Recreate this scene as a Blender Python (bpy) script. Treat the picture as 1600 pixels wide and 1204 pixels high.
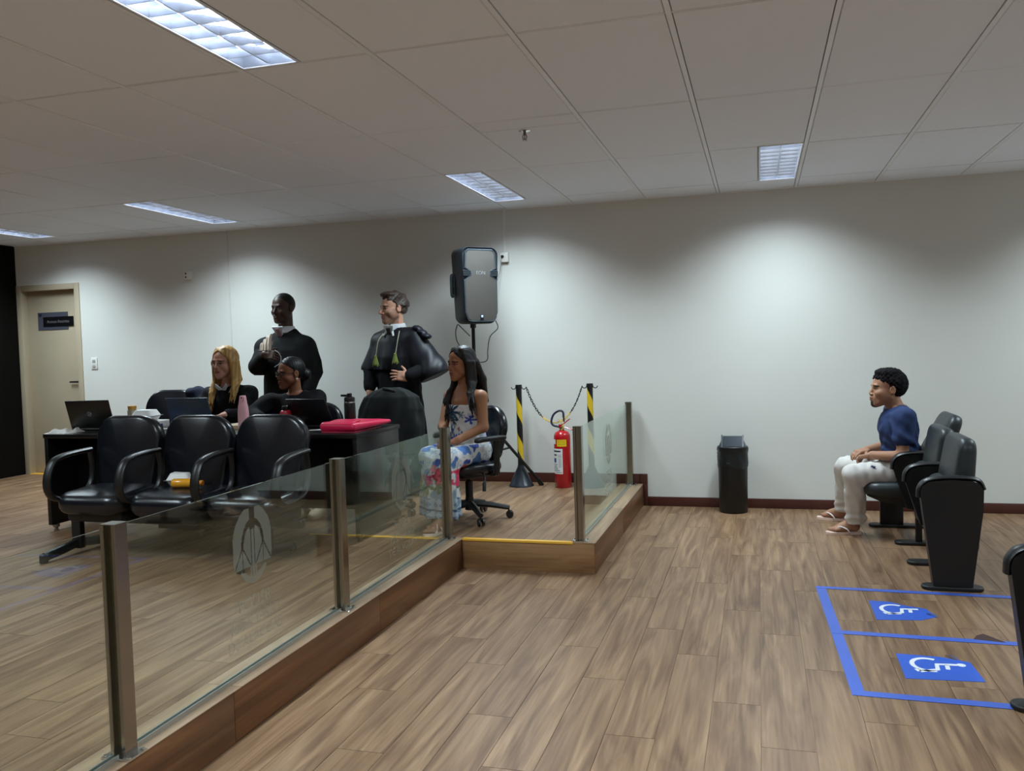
import bpy, bmesh, math, random
import numpy as np
from mathutils import Vector, Matrix, Euler
for o in list(bpy.data.objects): bpy.data.objects.remove(o)
S = bpy.context.scene
COL = S.collection
PI = math.pi
H = 2.692          # ceiling height
PZ = 0.195         # platform height
YW = 7.588         # back wall
# ---------------------------------------------------------------- camera
yaw, pitch, roll = -0.2809, -0.0440, -0.0296
cy_, sy_, cp_, sp_, cr_, sr_ = math.cos(yaw), math.sin(yaw), math.cos(pitch), math.sin(pitch), math.cos(roll), math.sin(roll)
fw = Vector((sy_*cp_, cy_*cp_, sp_)); rt = Vector((cy_, -sy_, 0)); up = rt.cross(fw)
r2 = rt*cr_ + up*sr_; u2 = -rt*sr_ + up*cr_
cam = bpy.data.cameras.new('camera'); camo = bpy.data.objects.new('camera', cam); COL.objects.link(camo)
camo.matrix_world = Matrix(((r2.x, u2.x, -fw.x, 0.9373), (r2.y, u2.y, -fw.y, 0.0), (r2.z, u2.z, -fw.z, 1.4315), (0, 0, 0, 1)))
cam.sensor_width = 36.0; cam.lens = 1342.4/1600*36; cam.clip_start = 0.05; cam.clip_end = 60
S.camera = camo
# ---------------------------------------------------------------- world, exposure
w = bpy.data.worlds.new('world'); S.world = w; w.use_nodes = True
w.node_tree.nodes['Background'].inputs[0].default_value = (0.75, 0.85, 1, 1)
w.node_tree.nodes['Background'].inputs[1].default_value = 0.02
vs = S.view_settings
S.display_settings.display_device = 'sRGB'
vs.view_transform = 'Standard'; vs.look = 'None'; vs.gamma = 1.0; vs.use_curve_mapping = False
vs.exposure = 0.0
S.cycles.use_denoising = True
S.cycles.max_bounces = 10; S.cycles.diffuse_bounces = 5; S.cycles.glossy_bounces = 4; S.cycles.transparent_max_bounces = 16
S.cycles.sample_clamp_indirect = 6.0
# ---------------------------------------------------------------- the ceiling lamps' light (unseen rear row has no fittings, honeycomb cut-off)
LAMPS = [(x, y) for y in (6.52, 2.76, -1.0) for x in (-6.02, -3.89, -1.09, 1.095, 3.72)]
LAMP_W = 35.0
def lamp_light(x, y):
    l = bpy.data.lights.new('ceiling_lamp_light', 'AREA'); l.shape = 'RECTANGLE'; l.size = 0.26; l.size_y = 1.16
    l.energy = LAMP_W; l.color = (0.80, 0.97, 1.05); l.spread = math.radians(134)
    o = bpy.data.objects.new('ceiling_lamp_light', l); COL.objects.link(o); o.location = (x, y, H-0.012)
for x, y in LAMPS: lamp_light(x, y)

# ---------------------------------------------------------------- materials
def lin(c):
    return tuple(((v/255)/12.92 if v/255 <= 0.04045 else ((v/255+0.055)/1.055)**2.4) for v in c)
MATS = {}
def mat(name, rgb, rough=0.6, metal=0.0, spec=0.5, bump=0.0, bscale=200.0, var=0.0, vscale=6.0, emit=0.0, coat=0.0, trans=0.0):
    if name in MATS: return MATS[name]
    m = bpy.data.materials.new(name); MATS[name] = m; m.use_nodes = True
    nt = m.node_tree; b = nt.nodes['Principled BSDF']
    c = lin(rgb)
    b.inputs['Base Color'].default_value = (*c, 1); b.inputs['Roughness'].default_value = rough
    b.inputs['Metallic'].default_value = metal; b.inputs['Specular IOR Level'].default_value = spec
    b.inputs['Coat Weight'].default_value = coat; b.inputs['Coat Roughness'].default_value = 0.15
    if trans: b.inputs['Transmission Weight'].default_value = trans
    if emit:
        b.inputs['Emission Color'].default_value = (*c, 1); b.inputs['Emission Strength'].default_value = emit
    if bump or var:
        tc = nt.nodes.new('ShaderNodeTexCoord')
    if bump:
        n = nt.nodes.new('ShaderNodeTexNoise'); n.inputs['Scale'].default_value = bscale; n.inputs['Detail'].default_value = 3
        bp = nt.nodes.new('ShaderNodeBump'); bp.inputs['Strength'].default_value = bump; bp.inputs['Distance'].default_value = 0.004
        nt.links.new(tc.outputs['Object'], n.inputs['Vector']); nt.links.new(n.outputs['Fac'], bp.inputs['Height'])
        nt.links.new(bp.outputs['Normal'], b.inputs['Normal'])
    if var:
        n = nt.nodes.new('ShaderNodeTexNoise'); n.inputs['Scale'].default_value = vscale; n.inputs['Detail'].default_value = 4
        mr = nt.nodes.new('ShaderNodeMapRange'); mr.inputs['From Min'].default_value = 0.3; mr.inputs['From Max'].default_value = 0.7
        mr.inputs['To Min'].default_value = 1-var; mr.inputs['To Max'].default_value = 1+var
        mx = nt.nodes.new('ShaderNodeVectorMath'); mx.operation = 'SCALE'; mx.inputs[0].default_value = c
        nt.links.new(tc.outputs['Object'], n.inputs['Vector']); nt.links.new(n.outputs['Fac'], mr.inputs['Value'])
        nt.links.new(mr.outputs['Result'], mx.inputs['Scale']); nt.links.new(mx.outputs[0], b.inputs['Base Color'])
    return m
def wood(name, stops, ax=1, rough=0.42, stretch=1.0, per_obj=0.10):
    # streaky grain along one object axis, each board shifted by its own random number
    m = bpy.data.materials.new(name); MATS[name] = m; m.use_nodes = True
    nt = m.node_tree; N = nt.nodes; L = nt.links; b = N['Principled BSDF']
    tc = N.new('ShaderNodeTexCoord'); oi = N.new('ShaderNodeObjectInfo')
    mp = N.new('ShaderNodeMapping'); sc = [6.0*stretch]*3; sc[ax] = 0.55*stretch; mp.inputs['Scale'].default_value = sc
    off = N.new('ShaderNodeVectorMath'); off.operation = 'SCALE'; off.inputs[0].default_value = (37.0, 53.0, 71.0)
    L.new(oi.outputs['Random'], off.inputs['Scale'])
    add = N.new('ShaderNodeVectorMath'); L.new(tc.outputs['Object'], mp.inputs['Vector'])
    L.new(mp.outputs[0], add.inputs[0]); L.new(off.outputs[0], add.inputs[1])
    n1 = N.new('ShaderNodeTexNoise'); n1.inputs['Scale'].default_value = 1.15; n1.inputs['Detail'].default_value = 5; n1.inputs['Distortion'].default_value = 1.4
    L.new(add.outputs[0], n1.inputs['Vector'])
    mp2 = N.new('ShaderNodeMapping'); sc = [70.0]*3; sc[ax] = 2.2; mp2.inputs['Scale'].default_value = sc
    L.new(tc.outputs['Object'], mp2.inputs['Vector'])
    n2 = N.new('ShaderNodeTexNoise'); n2.inputs['Scale'].default_value = 1.0; n2.inputs['Detail'].default_value = 3
    L.new(mp2.outputs[0], n2.inputs['Vector'])
    mix = N.new('ShaderNodeMath'); mix.operation = 'MULTIPLY_ADD'; mix.inputs[1].default_value = 0.28
    L.new(n2.outputs['Fac'], mix.inputs[0]); 
    m2 = N.new('ShaderNodeMath'); m2.operation = 'MULTIPLY'; m2.inputs[1].default_value = 0.72
    L.new(n1.outputs['Fac'], m2.inputs[0]); L.new(m2.outputs[0], mix.inputs[2])
    cr = N.new('ShaderNodeValToRGB'); e = cr.color_ramp.elements
    e[0].position = stops[0][0]; e[0].color = (*lin(stops[0][1]), 1); e[1].position = stops[-1][0]; e[1].color = (*lin(stops[-1][1]), 1)
    for p, c in stops[1:-1]:
        k = e.new(p); k.color = (*lin(c), 1)
    L.new(mix.outputs[0], cr.inputs['Fac'])
    mr = N.new('ShaderNodeMapRange'); mr.inputs['To Min'].default_value = 1-per_obj; mr.inputs['To Max'].default_value = 1+per_obj
    L.new(oi.outputs['Random'], mr.inputs['Value'])
    mu = N.new('ShaderNodeVectorMath'); mu.operation = 'SCALE'; L.new(cr.outputs['Color'], mu.inputs[0]); L.new(mr.outputs['Result'], mu.inputs['Scale'])
    L.new(mu.outputs[0], b.inputs['Base Color']); b.inputs['Roughness'].default_value = rough; b.inputs['Specular IOR Level'].default_value = 0.35
    bp = N.new('ShaderNodeBump'); bp.inputs['Strength'].default_value = 0.12; bp.inputs['Distance'].default_value = 0.002
    L.new(n2.outputs['Fac'], bp.inputs['Height']); L.new(bp.outputs['Normal'], b.inputs['Normal'])
    return m
def glass_mat():
    m = bpy.data.materials.new('green_tinted_glass'); m.use_nodes = True; nt = m.node_tree; N = nt.nodes; L = nt.links
    N.remove(N['Principled BSDF']); out = N['Material Output']
    tr = N.new('ShaderNodeBsdfTransparent'); tr.inputs[0].default_value = (0.92, 0.955, 0.94, 1)
    gl = N.new('ShaderNodeBsdfGlossy'); gl.inputs['Roughness'].default_value = 0.0; gl.inputs[0].default_value = (0.92, 1.0, 0.96, 1)
    ge = N.new('ShaderNodeNewGeometry'); dt = N.new('ShaderNodeVectorMath'); dt.operation = 'DOT_PRODUCT'
    L.new(ge.outputs['Normal'], dt.inputs[0]); L.new(ge.outputs['Incoming'], dt.inputs[1])
    def mth(op, a, b):
        n = N.new('ShaderNodeMath'); n.operation = op
        for k, v in enumerate((a, b)):
            if isinstance(v, (int, float)): n.inputs[k].default_value = v
            elif v is not None: L.new(v, n.inputs[k])
        return n.outputs[0]
    c_ = mth('ABSOLUTE', dt.outputs['Value'], None); p_ = mth('POWER', mth('SUBTRACT', 1.0, c_), 5.0)   # Schlick, alike on both faces of the pane
    fr = mth('MULTIPLY_ADD', p_, 0.94); fr.node.inputs[2].default_value = 0.055
    mx = N.new('ShaderNodeMixShader'); L.new(fr, mx.inputs[0]); L.new(tr.outputs[0], mx.inputs[1]); L.new(gl.outputs[0], mx.inputs[2])
    L.new(mx.outputs[0], out.inputs['Surface']); return m
def frosted_mat(name, rgb, alpha):
    m = bpy.data.materials.new(name); m.use_nodes = True; nt = m.node_tree; N = nt.nodes; L = nt.links
    b = N['Principled BSDF']; b.inputs['Base Color'].default_value = (*lin(rgb), 1); b.inputs['Roughness'].default_value = 0.7
    b.inputs['Alpha'].default_value = alpha
    return m
def bands(name, axis_mode, stops, rough=0.5, a=1.0, bb=0.0, cst=True, freq=1.0):
    # helix / ring bands in object space: value = frac(freq*(z*a + angle/2pi*bb))
    m = bpy.data.materials.new(name); MATS[name] = m; m.use_nodes = True; nt = m.node_tree; N = nt.nodes; L = nt.links; b = N['Principled BSDF']
    tc = N.new('ShaderNodeTexCoord'); sp = N.new('ShaderNodeSeparateXYZ'); L.new(tc.outputs['Object'], sp.inputs[0])
    at = N.new('ShaderNodeMath'); at.operation = 'ARCTAN2'; L.new(sp.outputs['Y'], at.inputs[0]); L.new(sp.outputs['X'], at.inputs[1])
    m1 = N.new('ShaderNodeMath'); m1.operation = 'MULTIPLY'; m1.inputs[1].default_value = bb/(2*PI); L.new(at.outputs[0], m1.inputs[0])
    m2 = N.new('ShaderNodeMath'); m2.operation = 'MULTIPLY_ADD'; m2.inputs[1].default_value = a; L.new(sp.outputs['Z'], m2.inputs[0]); L.new(m1.outputs[0], m2.inputs[2])
    f = N.new('ShaderNodeMath'); f.operation = 'FRACT'; L.new(m2.outputs[0], f.inputs[0])
    cr = N.new('ShaderNodeValToRGB'); cr.color_ramp.interpolation = 'CONSTANT' if cst else 'LINEAR'
    e = cr.color_ramp.elements; e[0].position = stops[0][0]; e[0].color = (*lin(stops[0][1]), 1); e[1].position = stops[1][0]; e[1].color = (*lin(stops[1][1]), 1)
    for p, c in stops[2:]:
        k = e.new(p); k.color = (*lin(c), 1)
    L.new(f.outputs[0], cr.inputs[0]); L.new(cr.outputs[0], b.inputs['Base Color']); b.inputs['Roughness'].default_value = rough
    return m
def attr_mat(name, rough=0.5, sss=0.0, bump=0.0, bscale=300, spec=0.35, sheen=0.0):
    m = bpy.data.materials.new(name); MATS[name] = m; m.use_nodes = True; nt = m.node_tree; b = nt.nodes['Principled BSDF']
    at = nt.nodes.new('ShaderNodeAttribute'); at.attribute_name = 'Col'
    nt.links.new(at.outputs['Color'], b.inputs['Base Color']); b.inputs['Roughness'].default_value = rough; b.inputs['Specular IOR Level'].default_value = spec
    if sheen: b.inputs['Sheen Weight'].default_value = sheen
    if bump:
        tc = nt.nodes.new('ShaderNodeTexCoord'); n = nt.nodes.new('ShaderNodeTexNoise'); n.inputs['Scale'].default_value = bscale
        bp = nt.nodes.new('ShaderNodeBump'); bp.inputs['Strength'].default_value = bump; bp.inputs['Distance'].default_value = 0.003
        nt.links.new(tc.outputs['Object'], n.inputs['Vector']); nt.links.new(n.outputs['Fac'], bp.inputs['Height']); nt.links.new(bp.outputs['Normal'], b.inputs['Normal'])
    return m

WALL = mat('white_wall_paint', (214, 214, 208), 0.75, spec=0.2, bump=0.06, bscale=90, var=0.012, vscale=2.0)
PANEL_DARK = mat('dark_wall_panel', (13, 11, 10), 0.7, spec=0.1, var=0.15, vscale=3)
TILE = mat('ceiling_tile', (236, 242, 252), 0.9, spec=0.1, bump=0.25, bscale=320)
BAR_L = mat('ceiling_bar_white', (234, 238, 244), 0.5)
GAP = mat('ceiling_gap_dark', (70, 62, 56), 0.9)
LOUVRE = mat('lamp_louvre_aluminium', (225, 230, 238), 0.22, metal=0.9)
TUBE = mat('lamp_tube_lit', (232, 240, 255), 0.4, emit=15.0)
REFL = mat('lamp_reflector', (132, 140, 150), 0.4, metal=0.3)
FLOORW = wood('walnut_vinyl_plank', [(0.28, (84, 59, 42)), (0.42, (111, 83, 61)), (0.55, (133, 104, 78)), (0.72, (158, 127, 98))], ax=1, stretch=1.9, per_obj=0.045)
CURBW = wood('walnut_fascia_board', [(0.3, (74, 46, 26)), (0.5, (106, 70, 43)), (0.7, (136, 96, 62))], ax=1, stretch=0.9)
EDGEW = wood('pale_edge_board', [(0.3, (122, 98, 78)), (0.5, (150, 124, 100)), (0.7, (176, 150, 124))], ax=1, stretch=1.2)
CHANNEL = mat('channel_steel', (186, 188, 184), 0.42, metal=0.85)
CURBX = wood('walnut_riser_board', [(0.3, (104, 72, 46)), (0.5, (140, 104, 70)), (0.7, (168, 132, 94))], ax=0, stretch=1.3)
BASEB = mat('mahogany_baseboard', (74, 36, 30), 0.35, var=0.1, vscale=8)
NOSING = mat('yellow_step_strip', (232, 176, 62), 0.5)
CHROME = mat('brushed_steel', (158, 153, 146), 0.18, metal=1.0)
CHROMED = mat('steel_bright', (225, 225, 222), 0.12, metal=1.0)
GLASS = glass_mat()
FROST = frosted_mat('frosted_etching', (140, 142, 130), 0.58)
FROST2 = frosted_mat('frosted_lettering', (172, 170, 154), 0.34)
BLEATH = mat('black_leather', (15, 18, 25), 0.27, spec=0.55, bump=0.08, bscale=160)
GLEATH = mat('charcoal_leather', (40, 46, 48), 0.42, spec=0.5, bump=0.1, bscale=180)
BPLAST = mat('black_plastic', (18, 18, 19), 0.4, spec=0.5)
BMATTE = mat('black_metal', (14, 14, 14), 0.5)
DESKB = mat('black_desk_laminate', (15, 14, 14), 0.32, spec=0.5)
DOORM = mat('beige_door_paint', (174, 160, 136), 0.6, var=0.05, vscale=1.6)
WPLAST = mat('white_plastic', (226, 224, 218), 0.4)
FOAM = mat('white_foam', (232, 232, 230), 0.6)
# ---------------------------------------------------------------- helpers
def tag(o, label=None, cat=None, group=None, kind=None):
    if label: o['label'] = label
    if cat: o['category'] = cat
    if group: o['group'] = group
    if kind: o['kind'] = kind
    return o
def thing(name, label, cat, loc=(0, 0, 0), rotz=0.0, group=None, parent=None):
    o = bpy.data.objects.new(name, None); COL.objects.link(o); o.location = loc; o.rotation_euler = (0, 0, rotz); o.empty_display_size = 0.05
    return tag(o, label, cat, group)
def link(name, me, m, parent=None, loc=None):
    o = bpy.data.objects.new(name, me); COL.objects.link(o)
    if m is not None:
        me.materials.clear()
        for x in (m if isinstance(m, (list, tuple)) else [m]): me.materials.append(x)
    if parent is not None: o.parent = parent
    if loc is not None: o.location = loc
    return o
def copy_tree(o, parent=None):
    c = o.copy(); COL.objects.link(c)
    if parent is not None: c.parent = parent
    for ch in o.children: copy_tree(ch, c)
    return c
def cat_rom(pts, n=6, closed=False):
    P = [Vector(p) for p in pts]; out = []; k = len(P)
    rng = range(k if closed else k-1)
    for i in rng:
        p0 = P[(i-1) % k] if (closed or i > 0) else P[i]*2-P[i+1]
        p1 = P[i]; p2 = P[(i+1) % k]; p3 = P[(i+2) % k] if (closed or i+2 < k) else p2*2-p1
        for j in range(n):
            t = j/n
            out.append(0.5*((2*p1)+(p2-p0)*t+(2*p0-5*p1+4*p2-p3)*t*t+(3*p1-p0-3*p2+p3)*t**3))
    if not closed: out.append(P[-1])
    return out
class MB:
    def __init__(s): s.bm = bmesh.new()
    def add(s, vs, fs, M=None, mi=0):
        vv = [s.bm.verts.new(M @ Vector(v) if M is not None else v) for v in vs]
        for f in fs:
            try:
                ff = s.bm.faces.new([vv[i] for i in f]); ff.material_index = mi
            except ValueError: pass
        return s
    def box(s, c, d, bev=0.0, seg=2, rot=None, M=None, mi=0):
        t = bmesh.new(); bmesh.ops.create_cube(t, size=1.0)
        for v in t.verts: v.co = Vector((v.co.x*d[0], v.co.y*d[1], v.co.z*d[2]))
        if bev: bmesh.ops.bevel(t, geom=list(t.edges), offset=min(bev, min(d)*0.49), segments=seg, profile=0.5, affect='EDGES')
        X = Matrix.Translation(Vector(c))
        if rot is not None: X = X @ Euler(rot).to_matrix().to_4x4()
        if M is not None: X = M @ X
        t.verts.index_update(); s.add([v.co.copy() for v in t.verts], [[v.index for v in f.verts] for f in t.faces], X, mi); t.free(); return s
    def cyl(s, p0, p1, r0, r1=None, n=16, M=None, mi=0):
        p0 = Vector(p0); p1 = Vector(p1); r1 = r0 if r1 is None else r1
        q = (p1-p0).to_track_quat('Z', 'Y').to_matrix()
        vs = []; fs = []
        for k, (p, r) in enumerate(((p0, r0), (p1, r1))):
            for i in range(n):
                a = 2*PI*i/n; vs.append(p+q @ Vector((r*math.cos(a), r*math.sin(a), 0)))
        for i in range(n): fs.append((i, (i+1) % n, n+(i+1) % n, n+i))
        fs.append(tuple(range(n-1, -1, -1))); fs.append(tuple(range(n, 2*n)))
        return s.add(vs, fs, M, mi)
    def lathe(s, prof, n=24, c=(0, 0, 0), M=None, mi=0, sx=1.0, sy=1.0):
        vs = []; fs = []; c = Vector(c); m = len(prof)
        for r, z in prof:
            for i in range(n):
                a = 2*PI*i/n; vs.append(c+Vector((r*math.cos(a)*sx, r*math.sin(a)*sy, z)))
        for k in range(m-1):
            for i in range(n): fs.append((k*n+i, k*n+(i+1) % n, (k+1)*n+(i+1) % n, (k+1)*n+i))
        if prof[0][0] > 1e-4: fs.append(tuple(range(n-1, -1, -1)))
        if prof[-1][0] > 1e-4: fs.append(tuple(range((m-1)*n, m*n)))
        return s.add(vs, fs, M, mi)
    def tube(s, pts, r, n=8, closed=False, M=None, ry=None, mi=0, upv=(0, 0, 1)):
        P = [Vector(p) for p in pts]; k = len(P); vs = []; fs = []
        rr = r if isinstance(r, (list, tuple)) else [r]*k
        ra = ry if isinstance(ry, (list, tuple)) else [ry if ry else None]*k
        prev = None
        for i in range(k):
            a = P[(i-1) % k] if (closed or i > 0) else P[i]; b = P[(i+1) % k] if (closed or i < k-1) else P[i]
            t = (b-a).normalized() if (b-a).length > 1e-9 else Vector((0, 0, 1))
            if prev is None:
                u = Vector(upv); u = u-t*u.dot(t)
                if u.length < 1e-3: u = Vector((1, 0, 0))-t*t.x
            else: u = prev-t*prev.dot(t)
            u.normalize(); prev = u; v = t.cross(u)
            for j in range(n):
                an = 2*PI*j/n; vs.append(P[i]+u*(rr[i]*math.cos(an))+v*((ra[i] or rr[i])*math.sin(an)))
        for i in range(k if closed else k-1):
            for j in range(n):
                i2 = (i+1) % k; fs.append((i*n+j, i*n+(j+1) % n, i2*n+(j+1) % n, i2*n+j))
        if not closed: fs.append(tuple(range(n-1, -1, -1))); fs.append(tuple(range((k-1)*n, k*n)))
        return s.add(vs, fs, M, mi)
    def prism(s, poly, d0, d1, M=None, mi=0):
        n = len(poly); vs = [(x, y, d0) for x, y in poly]+[(x, y, d1) for x, y in poly]
        fs = [(i, (i+1) % n, n+(i+1) % n, n+i) for i in range(n)]+[tuple(range(n-1, -1, -1)), tuple(range(n, 2*n))]
        return s.add(vs, fs, M, mi)
    def pillow(s, poly, th, rnd, M=None, bend=None, puff=0.0, seg=5, mi=0):
        # rounded slab from a convex outline (x,y); thickness along z
        P = [Vector((x, y)) for x, y in poly]; c = sum(P, Vector((0, 0)))/len(P); R = sum((p-c).length for p in P)/len(P); n = len(P)
        L = []
        for k in range(seg+1):
            a = PI/2*k/seg; L.append((1-rnd/R*(1-math.sin(a)), -th/2+rnd*(1-math.cos(a)) if rnd < th/2 else -th/2*math.cos(a)))
        L2 = [(sc, -z) for sc, z in reversed(L)]
        lay = [(0.0, -th/2-puff), (0.35, -th/2-puff*0.8), (0.7, -th/2-puff*0.35)]+L+L2+[(0.7, th/2+puff*0.35), (0.35, th/2+puff*0.8), (0.0, th/2+puff)]
        vs = []; fs = []
        for sc, z in lay:
            for p in P:
                q = c+(p-c)*sc; v = Vector((q.x, q.y, z)); vs.append(bend(v) if bend else v)
        for k in range(len(lay)-1):
            for i in range(n): fs.append((k*n+i, k*n+(i+1) % n, (k+1)*n+(i+1) % n, (k+1)*n+i))
        return s.add(vs, fs, M, mi)
    def mesh(s, name, smooth=35):
        bmesh.ops.remove_doubles(s.bm, verts=s.bm.verts, dist=1e-6)
        bmesh.ops.recalc_face_normals(s.bm, faces=s.bm.faces)
        me = bpy.data.meshes.new(name); s.bm.to_mesh(me); s.bm.free()
        if smooth:
            me.polygons.foreach_set('use_smooth', [True]*len(me.polygons)); me.set_sharp_from_angle(angle=math.radians(smooth))
        return me
    def build(s, name, m, parent=None, loc=None, smooth=35, **kw):
        o = link(name, s.mesh(name, smooth), m, parent, loc)
        if kw: tag(o, **kw)
        return o
def rrect(w, h, r, n=6):
    out = []
    for cx, cy, a0 in ((w/2-r, h/2-r, 0), (-w/2+r, h/2-r, PI/2), (-w/2+r, -h/2+r, PI), (w/2-r, -h/2+r, 3*PI/2)):
        for k in range(n+1):
            a = a0+PI/2*k/n; out.append((cx+r*math.cos(a), cy+r*math.sin(a)))
    return out
def box_obj(name, lo, hi, m, parent=None, bev=0.0, **kw):
    c = [(a+b)/2 for a, b in zip(lo, hi)]; d = [b-a for a, b in zip(lo, hi)]
    mb = MB(); mb.box((0, 0, 0), d, bev); o = mb.build(name, m, parent, loc=c)
    if kw: tag(o, **kw)
    return o
def text_mesh(s, size, M, ext=0.0004, align='CENTER'):
    cu = bpy.data.curves.new('lettering', 'FONT'); cu.body = s; cu.size = size; cu.extrude = ext; cu.align_x = align; cu.align_y = 'CENTER'; cu.resolution_u = 3
    o = bpy.data.objects.new('lettering', cu); COL.objects.link(o)
    me = bpy.data.meshes.new_from_object(o.evaluated_get(bpy.context.evaluated_depsgraph_get()))
    bpy.data.objects.remove(o); bpy.data.curves.remove(cu); me.transform(M); return me
def FR(o, ex, ey):   # frame matrix: local x -> ex, y -> ey, z -> ex x ey
    ex = Vector(ex).normalized(); ey = Vector(ey); ey = (ey-ex*ey.dot(ex)).normalized(); ez = ex.cross(ey)
    return Matrix(((ex.x, ey.x, ez.x, o[0]), (ex.y, ey.y, ez.y, o[1]), (ex.z, ey.z, ez.z, o[2]), (0, 0, 0, 1)))
# ---------------------------------------------------------------- room shell
rnd = random.Random(7)
XL, XR, YF = -6.865, 4.7, -4.0
floor = box_obj('floor', (XL, YF, -0.08), (XR, YW+0.1, -0.004), FLOORW, kind='structure')
def planks(parent, x0, x1, y0, y1, ztop, wd=0.185, ln=1.22, name='plank'):
    mb = MB(); mb.box((0, 0, 0), (wd-0.0022, ln-0.0022, 0.005)); me = mb.mesh('plank', 0); me.materials.append(FLOORW)
    cuts = {}
    x = x0; k = 0
    while x < x1-0.01:
        wv = min(wd, x1-x); off = (k*0.43+rnd.uniform(0, 0.2)) % ln; y = y0-off
        while y < y1-0.01:
            a = max(y, y0); b = min(y+ln, y1)
            if b-a > 0.02:
                if abs(b-a-ln) < 1e-6 and abs(wv-wd) < 1e-6: m_ = me
                else:
                    key = (round(wv, 3), round(b-a, 3))
                    if key not in cuts:
                        q = MB(); q.box((0, 0, 0), (wv-0.0022, b-a-0.0022, 0.005)); cuts[key] = q.mesh('plank', 0); cuts[key].materials.append(FLOORW)
                    m_ = cuts[key]
                o = bpy.data.objects.new(name, m_); COL.objects.link(o); o.location = (x+wv/2, (a+b)/2, ztop-0.0025); o.parent = parent
            y += ln
        x += wv; k += 1
planks(floor, -0.928, 3.15, 1.3, YW, 0.0)
for o in floor.children: o.location.z -= floor.location.z; o.location.x -= floor.location.x; o.location.y -= floor.location.y
# raised platform
CX = -0.95; SX = -0.07; SY = 5.25
mb = MB()
mb.box(((XL+CX)/2, (YF+YW)/2, PZ/2-0.004), (CX-XL-0.012, YW-YF, PZ-0.006)); mb.box(((CX+SX)/2, (SY+YW)/2+0.006, PZ/2-0.004), (SX-CX-0.012, YW-SY-0.012, PZ-0.006))
plat = mb.build('platform', FLOORW, smooth=0, kind='structure')
planks(plat, XL, -1.095, 1.3, YW, PZ); planks(plat, -1.095, -0.215, SY+0.03, YW, PZ)
def boards(name, p0, p1, ln, hz, th, m, axis):   # fascia boards stacked end to end
    L_ = abs(p1[axis]-p0[axis]); n = max(1, round(L_/ln))
    for i in range(n):
        a = list(p0); b = list(p0); a[axis] = p0[axis]+(p1[axis]-p0[axis])*i/n+0.001; b[axis] = p0[axis]+(p1[axis]-p0[axis])*(i+1)/n-0.001
        lo = [min(u, v) for u, v in zip(a, b)]; hi = [max(u, v) for u, v in zip(a, b)]
        for k in range(3):
            if k != axis: lo[k] = p0[k]-(th[k] if th[k] < 0 else 0)*-1 if th[k] < 0 else p0[k]; hi[k] = p0[k]+abs(th[k]) if th[k] > 0 else p0[k]
        box_obj(name, lo, hi, m, plat, bev=0.0015)
boards('fascia_board', (CX, SY-4*1.27, 0.0), (CX, SY, 0.0), 1.27, 0, (-0.014, 0, PZ-0.004), CURBW, 1)
boards('fascia_board', (SX, SY, 0.0), (SX, YW-0.02, 0.0), 1.2, 0, (-0.014, 0, PZ-0.004), CURBW, 1)
boards('riser_board', (CX, SY, 0.0), (SX-0.002, SY, 0.0), 1.0, 0, (0, 0.014, PZ-0.004), CURBX, 0)
boards('edge_board', (-1.095, SY-4*1.22-0.15, PZ-0.004), (-1.095, SY+0.03, PZ-0.004), 1.22, 0, (0.15, 0, 0.0045), EDGEW, 1)
boards('edge_board', (-0.215, SY, PZ-0.004), (-0.215, YW, PZ-0.004), 1.2, 0, (0.149, 0, 0.0045), EDGEW, 1)
box_obj('step_edge_strip', (CX+0.003, SY-0.006, PZ-0.012), (-0.21, SY+0.03, PZ+0.003), NOSING, plat, bev=0.002)
box_obj('floor_line_tape', (-2.05, 5.215, PZ), (CX-0.16, 5.24, PZ+0.0012), NOSING, plat)
# walls
mb = MB(); mb.box(((-6.03+XR)/2, YW+0.06, H/2+0.02), (XR+6.03, 0.12, H+0.04)); mb.box(((XL-6.03)/2-0.03, YW+0.06, (2.262+H)/2+0.02), (-6.03-XL+0.06, 0.12, H-2.262+0.04))
wall_back = mb.build('wall_back', WALL, smooth=0, kind='structure')
box_obj('wall_left', (XL-0.1, YF, 0.0), (XL, YW+0.2, H+0.04), PANEL_DARK, kind='structure')
box_obj('wall_right', (XR, YF, 0.0), (XR+0.1, YW+0.12, H+0.04), WALL, kind='structure')
box_obj('wall_front', (XL-0.1, YF-0.1, 0.0), (XR+0.1, YF, H+0.04), WALL, kind='structure')
# vertical joint strip and cable ducts on the wall
box_obj('trim_1', (-4.196, YW-0.006, PZ+0.09), (-4.182, YW, H), mat('wall_joint_strip', (206, 206, 200), 0.6), kind='structure')
# baseboards
box_obj('baseboard_back', (-0.03, YW-0.016, 0.0), (XR, YW, 0.082), BASEB, bev=0.004, kind='structure')
bb = box_obj('baseboard_platform', (-6.02, YW-0.016, PZ), (-0.10, YW, PZ+0.088), BASEB, bev=0.004, kind='structure')
box_obj('trim_2', (-0.10, YW-0.018, PZ+0.0), (-0.028, YW, PZ+0.088), BASEB, bev=0.004, kind='structure')
box_obj('trim_3', (-0.066, YW-0.018, 0.0), (-0.028, YW, PZ), BASEB, bev=0.003, kind='structure')
box_obj('baseboard_right', (XR-0.016, YF, 0.0), (XR, YW-0.02, 0.082), BASEB, bev=0.004, kind='structure')
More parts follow.
